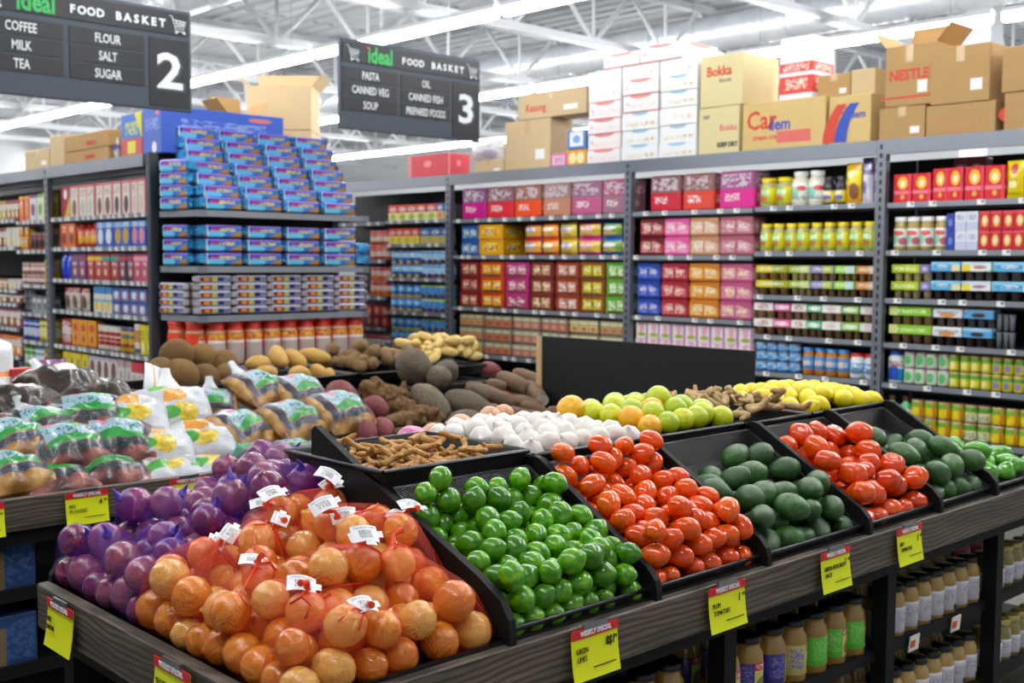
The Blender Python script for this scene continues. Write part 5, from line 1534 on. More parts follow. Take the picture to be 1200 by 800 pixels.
heap('garlic_bulb', 'garlic', bulbs, 'white garlic bulb', 'the garlic basket', 'garlic bulbs in the basket', 45, .033, 1.975, 2.415, 2.025, 2.45, dome(1.93, 2.44, 1.98, 2.5, 1.07, .045), 21, 1.0, .1, rot=lambda rr: Euler((rr.uniform(-2.2, 2.2), rr.uniform(-1.6, 1.6), rr.uniform(0, 6.28))))
lem = [rock('lemon', LEM, (1, 1, 1.22), .03, 1.4, s, 3, tip) for s in range(3)]
cit = [rock('citrus_fruit', CIT, (1, 1, .98), .03, 1.4, s, 3) for s in range(3)]
cito = [rock('citrus_fruit', ORG, (1, 1, 1.0), .03, 1.4, s, 3) for s in range(2)]
h_, p_, r_ = heap('citrus_fruit', 'citrus fruit', cit, 'yellow green citrus fruit', 'its basket', 'yellow green citrus in the basket', 29, .037, 2.45, 2.84, 2.02, 2.39, dome(2.4, 2.88, 1.98, 2.44, 1.066, .07), 22, 1.0, .12)
for k, i in enumerate([j for j in range(len(h_))][::6]):
    h_[i].data = cito[k % 2]
    h_[i]['label'] = 'orange yellow fruit, %s from the front among green citrus' % ordw(k)
o = link('orange', cito[0], None, (2.44, 2.33, 1.165)); o.scale = (.088,) * 3; tag(o, 'single orange at the corner between garlic and citrus', 'citrus fruit')
heap('lemon', 'lemon', lem, 'bright yellow lemon', 'the lemon basket', 'lemons in the basket', 36, .034, 3.235, 3.715, 2.02, 2.40, dome(3.2, 3.75, 1.98, 2.46, 1.064, .06), 23, 1.08, .1)


def rhizome(name, mat, s, L=.13, r=.016, arms=4, voxel=.0045):
    rr = random.Random(s); caps = []
    p = Vector((-L / 2, 0, 0)); d = Vector((1, 0, 0))
    pts = [p]
    for i in range(3):
        d = (d + Vector((0, rr.uniform(-.5, .5), rr.uniform(-.15, .15)))).normalized(); q = p + d * L / 3
        caps.append((p, q, r * rr.uniform(.8, 1.1), r * rr.uniform(.85, 1.15))); p = q; pts.append(q)
    for i in range(arms):
        b = pts[rr.randrange(len(pts))]; a = rr.uniform(0, 6.28)
        caps.append((b, b + Vector((math.cos(a) * .5, math.sin(a), rr.uniform(-.2, .6))) * r * rr.uniform(1.6, 2.8), r * .8, r * rr.uniform(.5, .75)))
    return fuse(name, mat, caps, voxel, r * .1, 90, s)


ging = [rhizome('ginger_root', GING, s, .13, .019, 5) for s in (1, 2, 3)]
turm = [rhizome('turmeric_root', TURM, s, .1, .0115, 3, .0032) for s in (4, 5, 6, 7)]
flatr = lambda rr: Euler((rr.uniform(-.5, .5), rr.uniform(-.3, .3), rr.uniform(0, 6.28)))
heap('ginger_root', 'ginger', ging, 'tan ginger root', 'the ginger basket', 'ginger roots in the basket', 24, .036, 2.87, 3.21, 2.03, 2.39, dome(2.83, 3.25, 1.98, 2.44, 1.075, .05), 24, .11, .08, rot=flatr)
heap('turmeric_root', 'turmeric', turm, 'small turmeric root', 'the turmeric basket', 'turmeric roots in the basket', 100, .0205, 1.545, 1.905, 2.05, 2.36, lambda x, y: 1.094, 25, .062, .05, rot=flatr)
# shallots and a cut red onion behind the turmeric
tray('wicker_basket', 1.94, 2.26, 2.43, 2.62, 1.09, 1.09, .05, 'black basket of shallots behind the turmeric')
RONC = organic('cut_red_onion', [(.3, '#a83a80'), (.55, '#c868a0'), (.8, '#e8b8d4')], 20, .3, .05, 60, None, .4)
oy_ = [onion_mesh('onion', YON, s) for s in range(5)]
orr = [onion_mesh('red_onion', RON, s + 10) for s in range(5)]
osh = [onion_mesh('shallot', SHAL, s + 20) for s in range(3)]
for (u, v, Y, d, lab) in ((507, 519, 2.5, .07, 'flat pale onion beside the bitten red onion'), (540, 506, 2.52, .085, 'round pink shallot left of the garlic'), (575, 497, 2.6, .085, 'tan onion behind the garlic heap'), (590, 497, 2.66, .075, 'second tan onion behind the garlic heap'), (556, 515, 2.5, .07, 'pale shallot low in front of the garlic')):
    o = link('shallot', osh[int(u) % 3], None, ony(u, v, Y), (1.2, .4, u * .1)); o.scale = (d,) * 3; tag(o, lab, 'onion')
    q = o.location; o.location = (q.x, q.y, max(q.z, 1.08 + d * .4))
m = rock('red_onion', RONC, (1, 1, .8), .08, 1.5, 3)
o = link('red_onion', m, None, ony(483, 514, 2.5)); o.scale = (.092,) * 3; tag(o, 'peeled purple red onion sitting behind the turmeric basket', 'onion')


# ================================================================== onions in net bags
def net_mat(name, h, gk, dens):
    t = NT(name)
    ob = t.obj()
    sx = t.new('ShaderNodeSeparateXYZ'); t.l.new(ob, sx.inputs[0])
    k = 1500.0
    a = t.math('SINE', t.math('MULTIPLY', t.math('ADD', t.math('ADD', sx.outputs[0], sx.outputs[1]), t.math('MULTIPLY', sx.outputs[2], .7)), k))
    b = t.math('SINE', t.math('MULTIPLY', t.math('ADD', t.math('SUBTRACT', sx.outputs[0], sx.outputs[1]), t.math('MULTIPLY', sx.outputs[2], .7)), k))
    thr = t.math('GREATER_THAN', t.math('MAXIMUM', a, b), dens)
    at = t.new('ShaderNodeAttribute', attribute_name='gather')
    g = at.outputs['Fac']
    al = t.math('MAXIMUM', t.math('MULTIPLY', thr, .55), t.math('MULTIPLY', t.math('MULTIPLY', g, g), gk))
    t.b.inputs['Base Color'].default_value = hexc(h)
    t.b.inputs['Roughness'].default_value = .4
    t.l.new(al, t.b.inputs['Alpha'])
    return t.m


NETO = net_mat('orange_net', '#f03204', .8, .9)
NETP = net_mat('purple_net', '#5a2ab4', .5, .92)
ROPEO = G('orange_net_gather', '#e23c12', .45); ROPEP = G('purple_net_gather', '#4c34a4', .45)
BAR = pmat('#f0f2f4', (('t', .25, .75, .2, .7, '#6a6e76', 60, 1), ('t', .1, .9, .78, .9, '#8a9098', 30, 12)), .4)


def net_bag(members, kind, lab, seed):
    """a net hull round a cluster of onions, gathered to a knot, with a wrapped paper label"""
    rr = random.Random(seed)
    c = sum((Vector(o.location) for o in members), Vector()) / len(members)
    bm = bmesh.new()
    for o in members:
        R = o.scale[0] * .53
        for q in bmesh.ops.create_icosphere(bm, subdivisions=2, radius=R, matrix=Matrix.Translation(Vector(o.location) - c))['verts']: pass
    r_ = bmesh.ops.convex_hull(bm, input=bm.verts, use_existing_faces=False)
    junk = [g for g in r_['geom_interior'] + r_['geom_unused'] if isinstance(g, bmesh.types.BMVert)]
    bmesh.ops.delete(bm, geom=list({g for g in junk if g.is_valid}), context='VERTS')
    loose = [f for f in bm.faces if not f.is_valid]
    for f in bm.faces: f.smooth = True
    me = bpy.data.meshes.new('net'); bm.to_mesh(me); bm.free()
    me.materials.append(NETO if kind == 'yellow' else NETP)
    root = empty('net_bag', lab, 'net bag', c, 0, '%s onion net bags' % kind)
    tops = sorted((Vector(v.co) for v in me.vertices), key=lambda v: -v.z)
    k = tops[rr.randrange(max(1, len(tops) // 5))]
    n = (k.normalized() + Vector((0, -.2, .6))).normalized()
    side = n.cross(Vector((0, 0, 1))).normalized()
    ga = me.attributes.new('gather', 'FLOAT', 'POINT')
    R_ = .11 if kind == 'yellow' else .085
    ga.data.foreach_set('value', [max(0.0, 1 - (Vector(v.co) - k).length / R_) for v in me.vertices])
    link('net', me, root)
    m = MB()
    m.tube([k - n * .004, k + n * .008, k + n * .02 + side * .006, k + n * .024 + side * (.03 if kind == 'yellow' else .012)], [.014, .006, .004, .007] if kind == 'yellow' else [.012, .006, .003, .001], 7)
    m.build('gathered_neck', ROPEO if kind == 'yellow' else ROPEP, root)
    for i in range(3 if kind == 'yellow' else 0):
        a = rr.uniform(0, 6.28)
        d = (side * math.cos(a) + n.cross(side) * math.sin(a))
        pts = []
        for t in np.linspace(0, 1, 6):
            p = k + d * .1 * t - n * .05 * t * t
            bp = min(me.vertices, key=lambda v: (Vector(v.co) - p).length).co
            pts.append(Vector(bp) * 1.012 if t > .1 else k)
        q = MB(); q.tube(pts, [.003, .0022, .0018, .0015, .0012, .0008], 5); q.build('net_fold', ROPEO if kind == 'yellow' else ROPEP, root)
    return root, k, n, side


def paper_label(root, p, n, rz, size=(.055, .036)):
    """curved white bar-code label on a net bag"""
    W, H = size
    m = MB()
    rows = []
    for i in range(4):
        t = i / 3
        rows.append([((j / 5 - .5) * W, (t - .5) * H, .008 * math.sin(PI * j / 5)) for j in range(6)])
    m.grid(rows); rows2 = [[(x, y, z - .0008) for x, y, z in r] for r in rows]
    m.grid(rows2, flip=True)
    m.box((W * .58, 0, .0), (.012, H * .4, .001))
    o = m.build('paper_label', BAR, root)
    zq = n.to_track_quat('Z', 'Y').to_matrix().to_4x4() @ Matrix.Rotation(rz, 4, 'Z')
    o.matrix_local = Matrix.Translation(p + n * .004) @ zq
    return o


PLACED = []


def onions(kind, N, R, x0, x1, y0, y1, seed, meshes, nb, desc):
    p, r = settle(N, R, x0, x1, y0, y1, onion_h, seed, .14, rv=.14)
    rr = random.Random(seed)
    row = ((p[:, 1] - y0) / (R * 1.75)).astype(int)
    obs = [None] * N
    for q in range(row.max() + 1):
        ids = sorted([i for i in range(N) if row[i] == q], key=lambda i: p[i, 0])
        for k, i in enumerate(ids):
            o = link('onion' if kind == 'yellow' else 'red_onion', meshes[rr.randrange(5)], None, tuple(p[i]), rnd_rot(rr))
            s = r[i] * 2; o.scale = (s, s, s)
            tag(o, '%s, %s from left, %s row back on table corner' % (desc, ordw(k), ordw(q)), 'onion', '%s onions in net bags' % kind)
            obs[i] = o
    # k-means on the plan view gives the bags
    C = p[np.random.default_rng(seed).choice(N, nb, replace=False)]
    for _ in range(12):
        own = np.argmin(((p[:, None, :2] - C[None, :, :2]) ** 2).sum(-1), 1)
        C = np.array([p[own == j].mean(0) if (own == j).any() else C[j] for j in range(nb)])
    order = sorted(range(nb), key=lambda j: (round(C[j][1] / .14), C[j][0]))
    for k, j in enumerate(order):
        mem = [obs[i] for i in range(N) if own[i] == j]
        if len(mem) < 3: continue
        root, kp, n, side = net_bag(mem, kind, '%s net bag of %s onions, %s counting from the front corner' % ('orange' if kind == 'yellow' else 'purple', kind, ordw(k)), seed + j)
        if kind == 'yellow':
            for tt in range(2 if k % 3 else 1):
                vs_ = [Vector(v.co) for v in root.children[0].data.vertices if v.co.z > .01 and v.co.y < .05]
                if not vs_: continue
                cand = [vs_[rr.randrange(len(vs_))] for _ in range(25)]
                q = max(cand, key=lambda v: min([(v + root.location - w_).length for w_ in PLACED] or [1]))
                PLACED.append(q + root.location)
                nn = (q.normalized() * .6 + Vector((-.25, -.55, .6))).normalized()
                paper_label(root, q, nn, rr.uniform(-.8, .8))
    return obs


onions('yellow', 88, .0375, 1.02, 1.49, 1.615, 2.235, 31, oy_, 12, 'yellow onion')
onions('red', 66, .0395, 1.02, 1.62, 2.215, 2.655, 32, orr, 11, 'red onion')


# ================================================================== bagged potatoes on the stand
def bag_mat(name, kind):
    """clear film over potatoes with a printed panel; laid out in the bag's own UV"""
    t = NT(name)
    uv = t.uv(); ob = t.obj()
    sx = t.new('ShaderNodeSeparateXYZ'); t.l.new(uv, sx.inputs[0]); U, V = sx.outputs[0], sx.outputs[1]

    def rect(a, b, c, d): return t.math('MULTIPLY', t.math('COMPARE', U, (a + b) / 2, (b - a) / 2), t.math('COMPARE', V, (c + d) / 2, (d - c) / 2))
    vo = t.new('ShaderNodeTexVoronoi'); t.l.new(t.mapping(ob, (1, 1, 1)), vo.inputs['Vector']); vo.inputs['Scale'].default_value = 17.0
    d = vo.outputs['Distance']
    if kind == 'white':
        col = t.mix(t.noise(ob, 9, 2), hexc('#b4b8c0'), hexc('#d0d3d8'))
        col = t.mix(t.math('MULTIPLY', rect(.34, .62, .5, .82), t.math('GREATER_THAN', t.noise(t.mapping(uv, (9, 7, 1)), 1, 1), .36)), col, hexc('#d8962c'))
        e = t.math('LESS_THAN', t.math('ADD', t.math('POWER', t.math('DIVIDE', t.math('SUBTRACT', U, .58), .15), 2.0), t.math('POWER', t.math('DIVIDE', t.math('SUBTRACT', V, .33), .16), 2.0)), 1.0)
        col = t.mix(e, col, t.ramp(t.noise(ob, 40, 2), [(.3, hexc('#b08a1a')), (.6, hexc('#dcc030')), (.8, hexc('#ece078'))]))
        g = t.math('LESS_THAN', t.math('ADD', t.math('POWER', t.math('DIVIDE', t.math('SUBTRACT', U, .34), .16), 2.0), t.math('POWER', t.math('DIVIDE', t.math('SUBTRACT', V, .32), .11), 2.0)), 1.0)
        col = t.mix(g, col, hexc('#3f9a34'))
        col = t.mix(rect(.2, .42, .78, .9), col, hexc('#58ac40'))
        rough = .35
    else:
        base = {'tan': ('#7a5426', '#b8894a', '#d8b078'), 'red': ('#4a2626', '#8a4c46', '#b4746a'), 'dark': ('#1c120c', '#3a281c', '#5c4634')}[kind]
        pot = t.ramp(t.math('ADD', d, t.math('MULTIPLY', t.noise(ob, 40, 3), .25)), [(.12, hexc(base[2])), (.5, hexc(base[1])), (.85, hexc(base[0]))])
        edge = {'tan': '#0c2444', 'red': '#0e2c2c', 'dark': '#b9b9b6'}[kind]
        rim = t.math('SUBTRACT', rect(.1, .9, .2, .95), rect(.2, .8, .31, .85))
        scr = t.math('GREATER_THAN', t.noise(t.mapping(uv, (90, 34, 1)), 1, 1), .6)
        rimc = t.mix(t.math('MULTIPLY', scr, .2), hexc(edge), hexc('#9ab0c8' if kind != 'dark' else '#6a6460'))
        col = pot if kind == 'dark' else t.mix(t.math('MULTIPLY', rim, .92), pot, rimc)
        if kind == 'dark':
            col = t.mix(t.math('MULTIPLY', rect(.1, .9, .84, 1), .9), col, hexc('#dfe0e0'))
            col = t.mix(rect(.4, .62, .5, .66), col, hexc('#e2e2de'))
        else:
            inn = rect(.215, .785, .325, .835)
            wave = t.math('ADD', V, t.math('MULTIPLY', t.math('SINE', t.math('MULTIPLY', U, 9.0)), .06))
            pan = t.mix(t.math('LESS_THAN', wave, .47), hexc('#90aebc'), hexc('#1f8a34'))
            pan = t.mix(t.math('MULTIPLY', t.math('COMPARE', V, .58, .06), t.math('GREATER_THAN', t.noise(t.mapping(uv, (34, 20, 1)), 1, 1), .54)), pan, hexc('#2f7a6a'))
            pan = t.mix(rect(.28, .42, .7, .8), pan, hexc('#d85a7a'))
            pan = t.mix(rect(.5, .72, .74, .83), pan, hexc('#4cb44a'))
            col = t.mix(inn, col, pan)
        rough = .22
    wr = t.noise(t.mapping(ob, (14, 14, 14)), 1, 4, .65, 1.4)
    t.bump(wr, .4, .02)
    return t.done(col, rough + .08, 0, .4, .3, .12)


BAGM = {k: bag_mat('film_bag_' + k, k) for k in ('tan', 'red', 'white', 'dark')}


def bag_mesh(kind, seed, w=.29, l=.235, h=.115):
    """lying pillow of film, lumpy with its contents; local +Z up, -Y towards the shopper"""
    rr = random.Random(seed)
    pts = [(rr.uniform(-.46, .46) * w, rr.uniform(-.44, .44) * l, rr.uniform(.028, .042)) for _ in range(26)]
    m = MB(); nx, ny = 22, 18
    for side in (1, -1):
        rows = []
        for i in range(ny):
            v = i / (ny - 1); row = []
            for j in range(nx):
                u = j / (nx - 1)
                x, y = (u - .5) * w, (v - .5) * l
                e = (max(0, math.sin(PI * u)) ** .42) * (max(0, math.sin(PI * v)) ** .45)
                b = 0
                if side > 0:
                    for a_, c_, r_ in pts:
                        d = math.hypot(x - a_, y - c_) / r_
                        if d < 1: b = max(b, (1 - d * d) ** .5 * .02)
                cr = .006 * noise.noise(Vector((x * 30 + seed, y * 30, side)))
                z = side * h / 2 * e + (b + cr) * e * (1 if side > 0 else .3)
                pinch = 1 - .1 * (1 - e)
                row.append((x * pinch + .006 * noise.noise(Vector((v * 6, seed, u))), y * pinch, z + h * .42))
            rows.append(row)
        m.grid(rows, 0, flip=(side < 0))
    return m.mesh(kind, BAGM[kind])


NECK = {k: G('bag_neck_' + k, c, .25, bump=.6) for k, c in (('tan', '#c9cdd4'), ('red', '#aab4b4'), ('white', '#eceef0'), ('dark', '#c8c8c8'))}
KN = {'tan': ('potato_bag', 'bag of potatoes'), 'red': ('potato_bag', 'bag of potatoes'), 'white': ('potato_bag', 'bag of potatoes'), 'dark': ('root_bag', 'bag of roots')}
_bm = {}


def bag(kind, loc, tilt, yaw, label, group, seed, size=1.0, neck=True):
    key = (kind, seed % 3)
    if key not in _bm: _bm[key] = bag_mesh(kind, seed % 3 + 1)
    me = _bm[key]
    o = link(KN[kind][0], me, None, loc, (tilt, 0, yaw)); o.scale = (size * 1.12,) * 3
    me.name = 'film_bag'
    tag(o, label, KN[kind][1], group)
    if neck:
        m = MB()
        y0 = .1
        rows = []
        for t in np.linspace(0, 1, 6):
            rr = .03 * (1 - t) ** 1.3 + .009 + .016 * max(0, t - .6)
            rows.append([(rr * 1.3 * math.cos(a) * (1 + .15 * math.sin(3 * a)), y0 + .075 * t, .048 + .03 * t + rr * .7 * math.sin(a)) for a in np.linspace(0, 2 * PI, 11)[:-1]])
        m.grid(rows, close=True); m.build('gathered_neck', NECK[kind], o)
    return o


def lay(u, v, y, kind, tilt, yaw, label, group, seed, size=1.0, dz=-.045, neck=True):
    p = ony(u, v, y)
    return bag(kind, (p.x, p.y, p.z + dz), tilt, yaw, label, group, seed, size, neck)


gr = 'navy and green printed bags of tan potatoes'
for i, (u, v, y, ti, ya, s, lab) in enumerate((
        (285, 545, 3.83, .1, .15, .95, 'tan potato bag lowest at the front, nearest the white bags'),
        (345, 540, 3.84, .1, -.1, .95, 'tan potato bag lowest at the front, in the middle'),
        (402, 538, 3.85, .1, .1, .9, 'tan potato bag lowest at the front, by the tall divider'),
        (275, 505, 3.98, .55, .5, .95, 'navy printed potato bag in the middle row beside the white bags'),
        (337, 495, 4.02, .55, .35, .98, 'navy printed potato bag in the centre of the middle row'),
        (392, 484, 4.06, .6, .25, 1.0, 'navy printed potato bag with a large green panel beside the red sweet potatoes'),
        (247, 470, 4.3, .7, -.4, .72, 'small potato bag with a green panel tucked behind the white bags'),
        (298, 458, 4.3, .5, .4, .95, 'navy printed potato bag on top of the heap with a standing white neck'),
        (345, 462, 4.26, .55, .3, .95, 'navy printed potato bag on top of the heap beside the golden potatoes'))):
    lay(u, v, y, 'tan', ti, ya, lab, gr, i + 1, s, neck=i in (6, 7))
gr = 'bags of red potatoes'
for i, (u, v, y, ti, ya, s, lab) in enumerate((
        (62, 570, 3.83, .1, .05, .92, 'red potato bag lowest at the front above the red potatoes card'),
        (125, 562, 3.84, .1, -.1, .95, 'red potato bag lowest at the front beside the white bags'),
        (72, 528, 3.96, .5, .1, 1.0, 'red potato bag in the middle row with a pale label, nearer the left'),
        (134, 520, 3.98, .55, -.25, .98, 'red potato bag in the middle row against the white bags'),
        (45, 500, 4.14, .4, .2, .9, 'red potato bag in the back row at the left'),
        (102, 490, 4.16, .5, -.3, .98, 'red potato bag in the back row with a blue green label'))):
    lay(u, v, y, 'red', ti, ya, lab, gr, i + 3, s, neck=i == 4)
gr = 'white printed potato bags'
for i, (u, v, y, ti, ya, s, lab) in enumerate((
        (188, 560, 3.82, .08, .05, .9, 'white potato bag lowest at the front above its yellow card'),
        (238, 556, 3.83, .08, -.1, .9, 'white potato bag lowest at the front beside the tan potatoes'),
        (180, 528, 3.94, .45, -.3, .95, 'white potato bag in the middle row next to red potatoes'),
        (232, 520, 3.96, .45, -.45, .98, 'white potato bag in the middle row next to navy printed bags'),
        (150, 492, 4.12, .5, -.35, 1.0, 'white potato bag in the upper row at the left'),
        (200, 480, 4.16, .8, -.15, .98, 'white potato bag leaning upright under the coconuts'))):
    lay(u, v, y, 'white', ti, ya, lab, gr, i + 2, s, neck=i in (3, 5))
m = MB()  # handle of the upright bag
m.grid([[(-.05 + .1 * t, .0, .0), (-.045 + .09 * t, .02, .05), (-.03 + .06 * t, .03, .085)] for t in np.linspace(0, 1, 6)])
p = ony(190, 448, 4.3)
k_ = k_pouch('empty_bag_top', 'bag', .1, .03, .14, pmat('#eef0f2', (('s', .42, .52, '#d8a83a'),), .35, coat=.4), seed=2)
place(k_, (p.x - .05, p.y, p.z - .06), .4, 'twisted white bag top with a gold stripe below the coconuts', rot=(-.2, .35, .4))
gr = 'clear bags of dark roots'
for i, (u, v, y, ti, ya, s, lab) in enumerate((
        (25, 478, 4.36, .3, .2, 1.0, 'clear bag of dark roots at the far left of the stand'),
        (72, 456, 4.48, .3, .3, 1.05, 'clear bag of dark roots with a white top behind the red potatoes'),
        (118, 462, 4.44, .3, -.2, .8, 'clear bag of dark roots beside the upper white bag'))):
    lay(u, v, y, 'dark', ti, ya, lab, gr, i + 1, s)
lay(5, 560, 3.84, 'tan', .3, .2, 'tan potato bag with a navy label at the left edge', None, 8, .95, neck=False)
lay(8, 520, 4.0, 'tan', .4, .3, 'tan potato bag above the one at the left edge', None, 5, .95, neck=False)
# things beyond the dark roots at the left
k_ = k_jar('milk_jug', 'bottle', .2, .36, G('white_jug', '#eef0f2', .3), pmat('#e8822a', (('b', .55, .85, '#e9e6e0'), ('t', .2, .8, .15, .5, '#f4e8d0', 8, 5))), G('white_cap', '#f0f0f0'), lidw=.4, lidh=.08, lab=(.08, .45))
p = ony(-14, 470, 4.9); place(k_, (p.x, p.y, .98), .2, 'large white jug with an orange label at the left edge')
k_ = k_box('cereal_box', 'box', .1, .07, .17, pmat('#d8d4cc', (('b', .82, 1, '#c8342e'), ('d', -1, .6, -.12, '#c83a30'), ('e', .75, .4, .24, .34, '#c8cc28'), ('b', 0, .06, '#e0c020')), .4))
p = ony(23, 465, 4.85); place(k_, (p.x, p.y, .98), .1, 'red, white and yellow box standing behind the dark roots')
k_ = k_pouch('crisp_bag', 'bag', .16, .08, .2, pmat('#7a2a7a', (('e', .5, .5, .3, .2, '#c8a0c8'),), .25, coat=.5), seed=6)
p = ony(46, 460, 4.95); place(k_, (p.x + .05, p.y, .97), .2, 'small purple bag beside the red and yellow box')

# ================================================================== roots on the right of the stand
def tray2(x0, x1, y0, y1, z, lab):
    return tray('black_basket', x0, x1, y0, y1, z, z, .07, lab, M['black_plastic'])


TB = 1.03
for x0, x1, nm in ((2.2, 2.82, 'coconuts'), (2.86, 3.36, 'golden potatoes'), (3.4, 3.85, 'small eddoes'), (3.88, 4.25, 'peeled yellow roots')):
    tray2(x0, x1, 4.72, 5.12, TB, 'low black basket of %s at the back' % nm)
cocos = [rock('coconut', COCO, (1, 1, 1.04), .04, 2.0, s, 4) for s in range(3)]
for i, (u, v, y, d) in enumerate(((188, 437, 4.8, .14), (207, 416, 4.92, .155), (211, 441, 4.76, .165), (237, 419, 4.94, .14), (240, 443, 4.78, .135), (262, 427, 4.9, .14), (266, 440, 4.8, .12))):
    p = ony(u, v, y)
    o = link('coconut', cocos[i % 3], None, p, (i * 1.3, i * .7, i)); o.scale = (d,) * 3
    tag(o, ('round brown coconut at the left of the pile', 'round brown coconut on top at the left', 'largest brown coconut at the front of the pile', 'round brown coconut on top in the middle', 'small brown coconut low beside the largest',
            'brown coconut at the top right against the potatoes', 'smallest coconut low at the right of the pile')[i], 'coconut', 'coconuts heaped at the back')


def lump(seed, mat, name, size, amp=.1, freq=1.2): return rock(name, mat, size, amp, freq, seed, 4)


def long_one(me, a, b, thick, roll, name, label, cat, group):
    a, b = Vector(a), Vector(b); d = b - a
    o = link(name, me, None, (a + b) / 2)
    q = d.to_track_quat('X', 'Z')
    o.rotation_mode = 'QUATERNION'
    o.rotation_quaternion = q @ Euler((roll, 0, 0)).to_quaternion()
    L = d.length
    o.scale = (L, thick, thick)
    return tag(o, label, cat, group)


def bend(k): return lambda q: Vector((q.x, q.y + k * (q.x * q.x - .3), q.z))


rus = [rock('golden_potato', RUSS, (1, 1, 1), .08, 1.1, s, 3, bend(.25 if s == 1 else .05)) for s in range(3)]
gp = (((288, 428, 4.92), (317, 424, 4.92), .085), ((320, 407, 5.0), (333, 430, 4.88), .09), ((333, 412, 5.0), (358, 430, 4.88), .09), ((350, 413, 5.02), (388, 422, 4.94), .085), ((338, 437, 4.8), (364, 440, 4.8), .085),
      ((365, 428, 4.86), (382, 445, 4.8), .075), ((378, 434, 4.86), (392, 444, 4.82), .07), ((300, 436, 4.8), (325, 438, 4.8), .08))
for i, (a, b, t) in enumerate(gp):
    long_one(rus[i % 3], ony(*a), ony(*b), t, i, 'golden_potato', 'golden potato in the back basket, %s from the coconuts' % ordw(i), 'potato', 'golden potatoes in the back basket')
edd = [rock('eddo', EDDO, (1, .85, .85), .14, 1.6, s, 3) for s in range(3)]
heap('eddo', 'root vegetable', edd, 'small brown eddo', 'its basket', 'small eddoes in the back basket', 40, .036, 3.4, 3.85, 4.74, 5.12, dome(3.36, 3.9, 4.66, 5.2, .975, .1), 41, .95, .1)
pee = [rock('peeled_root', YELG, (.75, .75, 1.45), .12, 1.3, s, 3) for s in range(3)]
heap('peeled_root', 'root vegetable', pee, 'pale yellow peeled root', 'its basket', 'peeled yellow roots in the back basket', 52, .033, 3.88, 4.24, 4.74, 5.12, dome(3.84, 4.28, 4.66, 5.2, .975, .13), 42, .95, .1, rot=lie)
# red sweet potatoes
sw = [rock('sweet_potato', SWEE, (1, 1, 1), .09, 1.1, s, 3, lambda q: Vector((q.x, q.y * (1 - .18 * q.x), q.z * (1 - .18 * q.x)))) for s in range(3)]
for i, (a, b, t, lab) in enumerate((((383, 455, 4.3), (420, 478, 4.16), .145, 'largest red sweet potato on top of its pile'), ((426, 470, 4.25), (455, 486, 4.15), .11, 'red sweet potato next to the brown knobbly roots'),
                                    ((412, 478, 4.1), (438, 498, 4.0), .1, 'red sweet potato touching the navy potato bag'), ((416, 494, 4.0), (436, 522, 3.9), .12, 'red sweet potato in the middle of its pile'),
                                    ((440, 492, 4.02), (458, 520, 3.92), .11, 'red sweet potato at the right of its pile'), ((416, 515, 3.88), (432, 545, 3.8), .1, 'red sweet potato low beside the tall divider'),
                                    ((432, 514, 3.88), (446, 541, 3.8), .1, 'red sweet potato low in the front row'), ((447, 521, 3.9), (466, 540, 3.82), .1, 'red sweet potato lowest beside the peeled onion'))):
    long_one(sw[i % 3], ony(*a), ony(*b), t, i, 'sweet_potato', lab, 'sweet potato', 'red sweet potatoes')


def knob(s):
    rr = random.Random(s)
    caps = [((-.42, 0, 0), (.0, .05, 0), .17, .2), ((0, .05, 0), (.4, -.03, .03), .2, .13)]
    for i in range(6):
        a = rr.uniform(0, 6.28); x = rr.uniform(-.35, .35)
        caps.append(((x, 0, 0), (x + rr.uniform(-.1, .1), .28 * math.cos(a), .28 * math.sin(a)), .12, .09))
    return fuse('knobbly_root', KNOB, caps, .04, .025, 9, s)


kn = [knob(s) for s in (1, 2, 3)]
for i, (a, b, t, lab) in enumerate((((425, 450, 4.3), (450, 468, 4.22), .16, 'pale knobbly root standing by the sweet potatoes'), ((438, 445, 4.32), (462, 478, 4.2), .14, 'upright thin knobbly root'), ((450, 455, 4.35), (488, 468, 4.28), .15, 'knobbly root at the top of its pile'),
                                    ((455, 475, 4.2), (485, 476, 4.2), .17, 'knobbly root in the middle of its pile'), ((455, 494, 4.02), (498, 492, 4.02), .17, 'broad knobbly root in front'), ((490, 480, 4.1), (522, 492, 4.05), .17, 'dark knobbly root under the grey yams'),
                                    ((465, 508, 3.9), (500, 510, 3.9), .17, 'knobbly root low behind the peeled onion'), ((500, 500, 3.95), (528, 512, 3.9), .16, 'dark knobbly root low at the right'), ((505, 512, 3.86), (530, 516, 3.86), .14, 'knobbly root lowest by the pale shallot'))):
    long_one(kn[i % 3], ony(*a), ony(*b), ony(*a).y * .045 * t / .16 + .0, i * 2, 'knobbly_root', lab, 'root vegetable', 'knobbly brown roots')
ym = [rock('yam', YAM, (1, 1, 1), .09, 1.2, s, 4) for s in range(3)]
for i, (a, b, t, lab) in enumerate((((470, 436, 4.5), (500, 424, 4.5), .2, 'large round grey yam highest on the heap'), ((486, 452, 4.3), (524, 492, 4.1), .14, 'long grey yam lying steeply across the heap'), ((500, 438, 4.4), (528, 446, 4.36), .12, 'grey yam behind the steep one'),
                                    ((522, 462, 4.25), (580, 490, 4.08), .14, 'longest grey yam running towards the garlic'), ((524, 500, 4.0), (566, 494, 4.0), .14, 'grey yam low behind the shallots'), ((515, 428, 4.6), (530, 445, 4.5), .14, 'round grey yam next to the peeled roots'), ((548, 455, 4.35), (575, 468, 4.3), .1, 'short grey yam under the cassava'))):
    long_one(ym[i % 3], ony(*a), ony(*b), t, i, 'yam', lab, 'yam', 'grey yams on the stand')


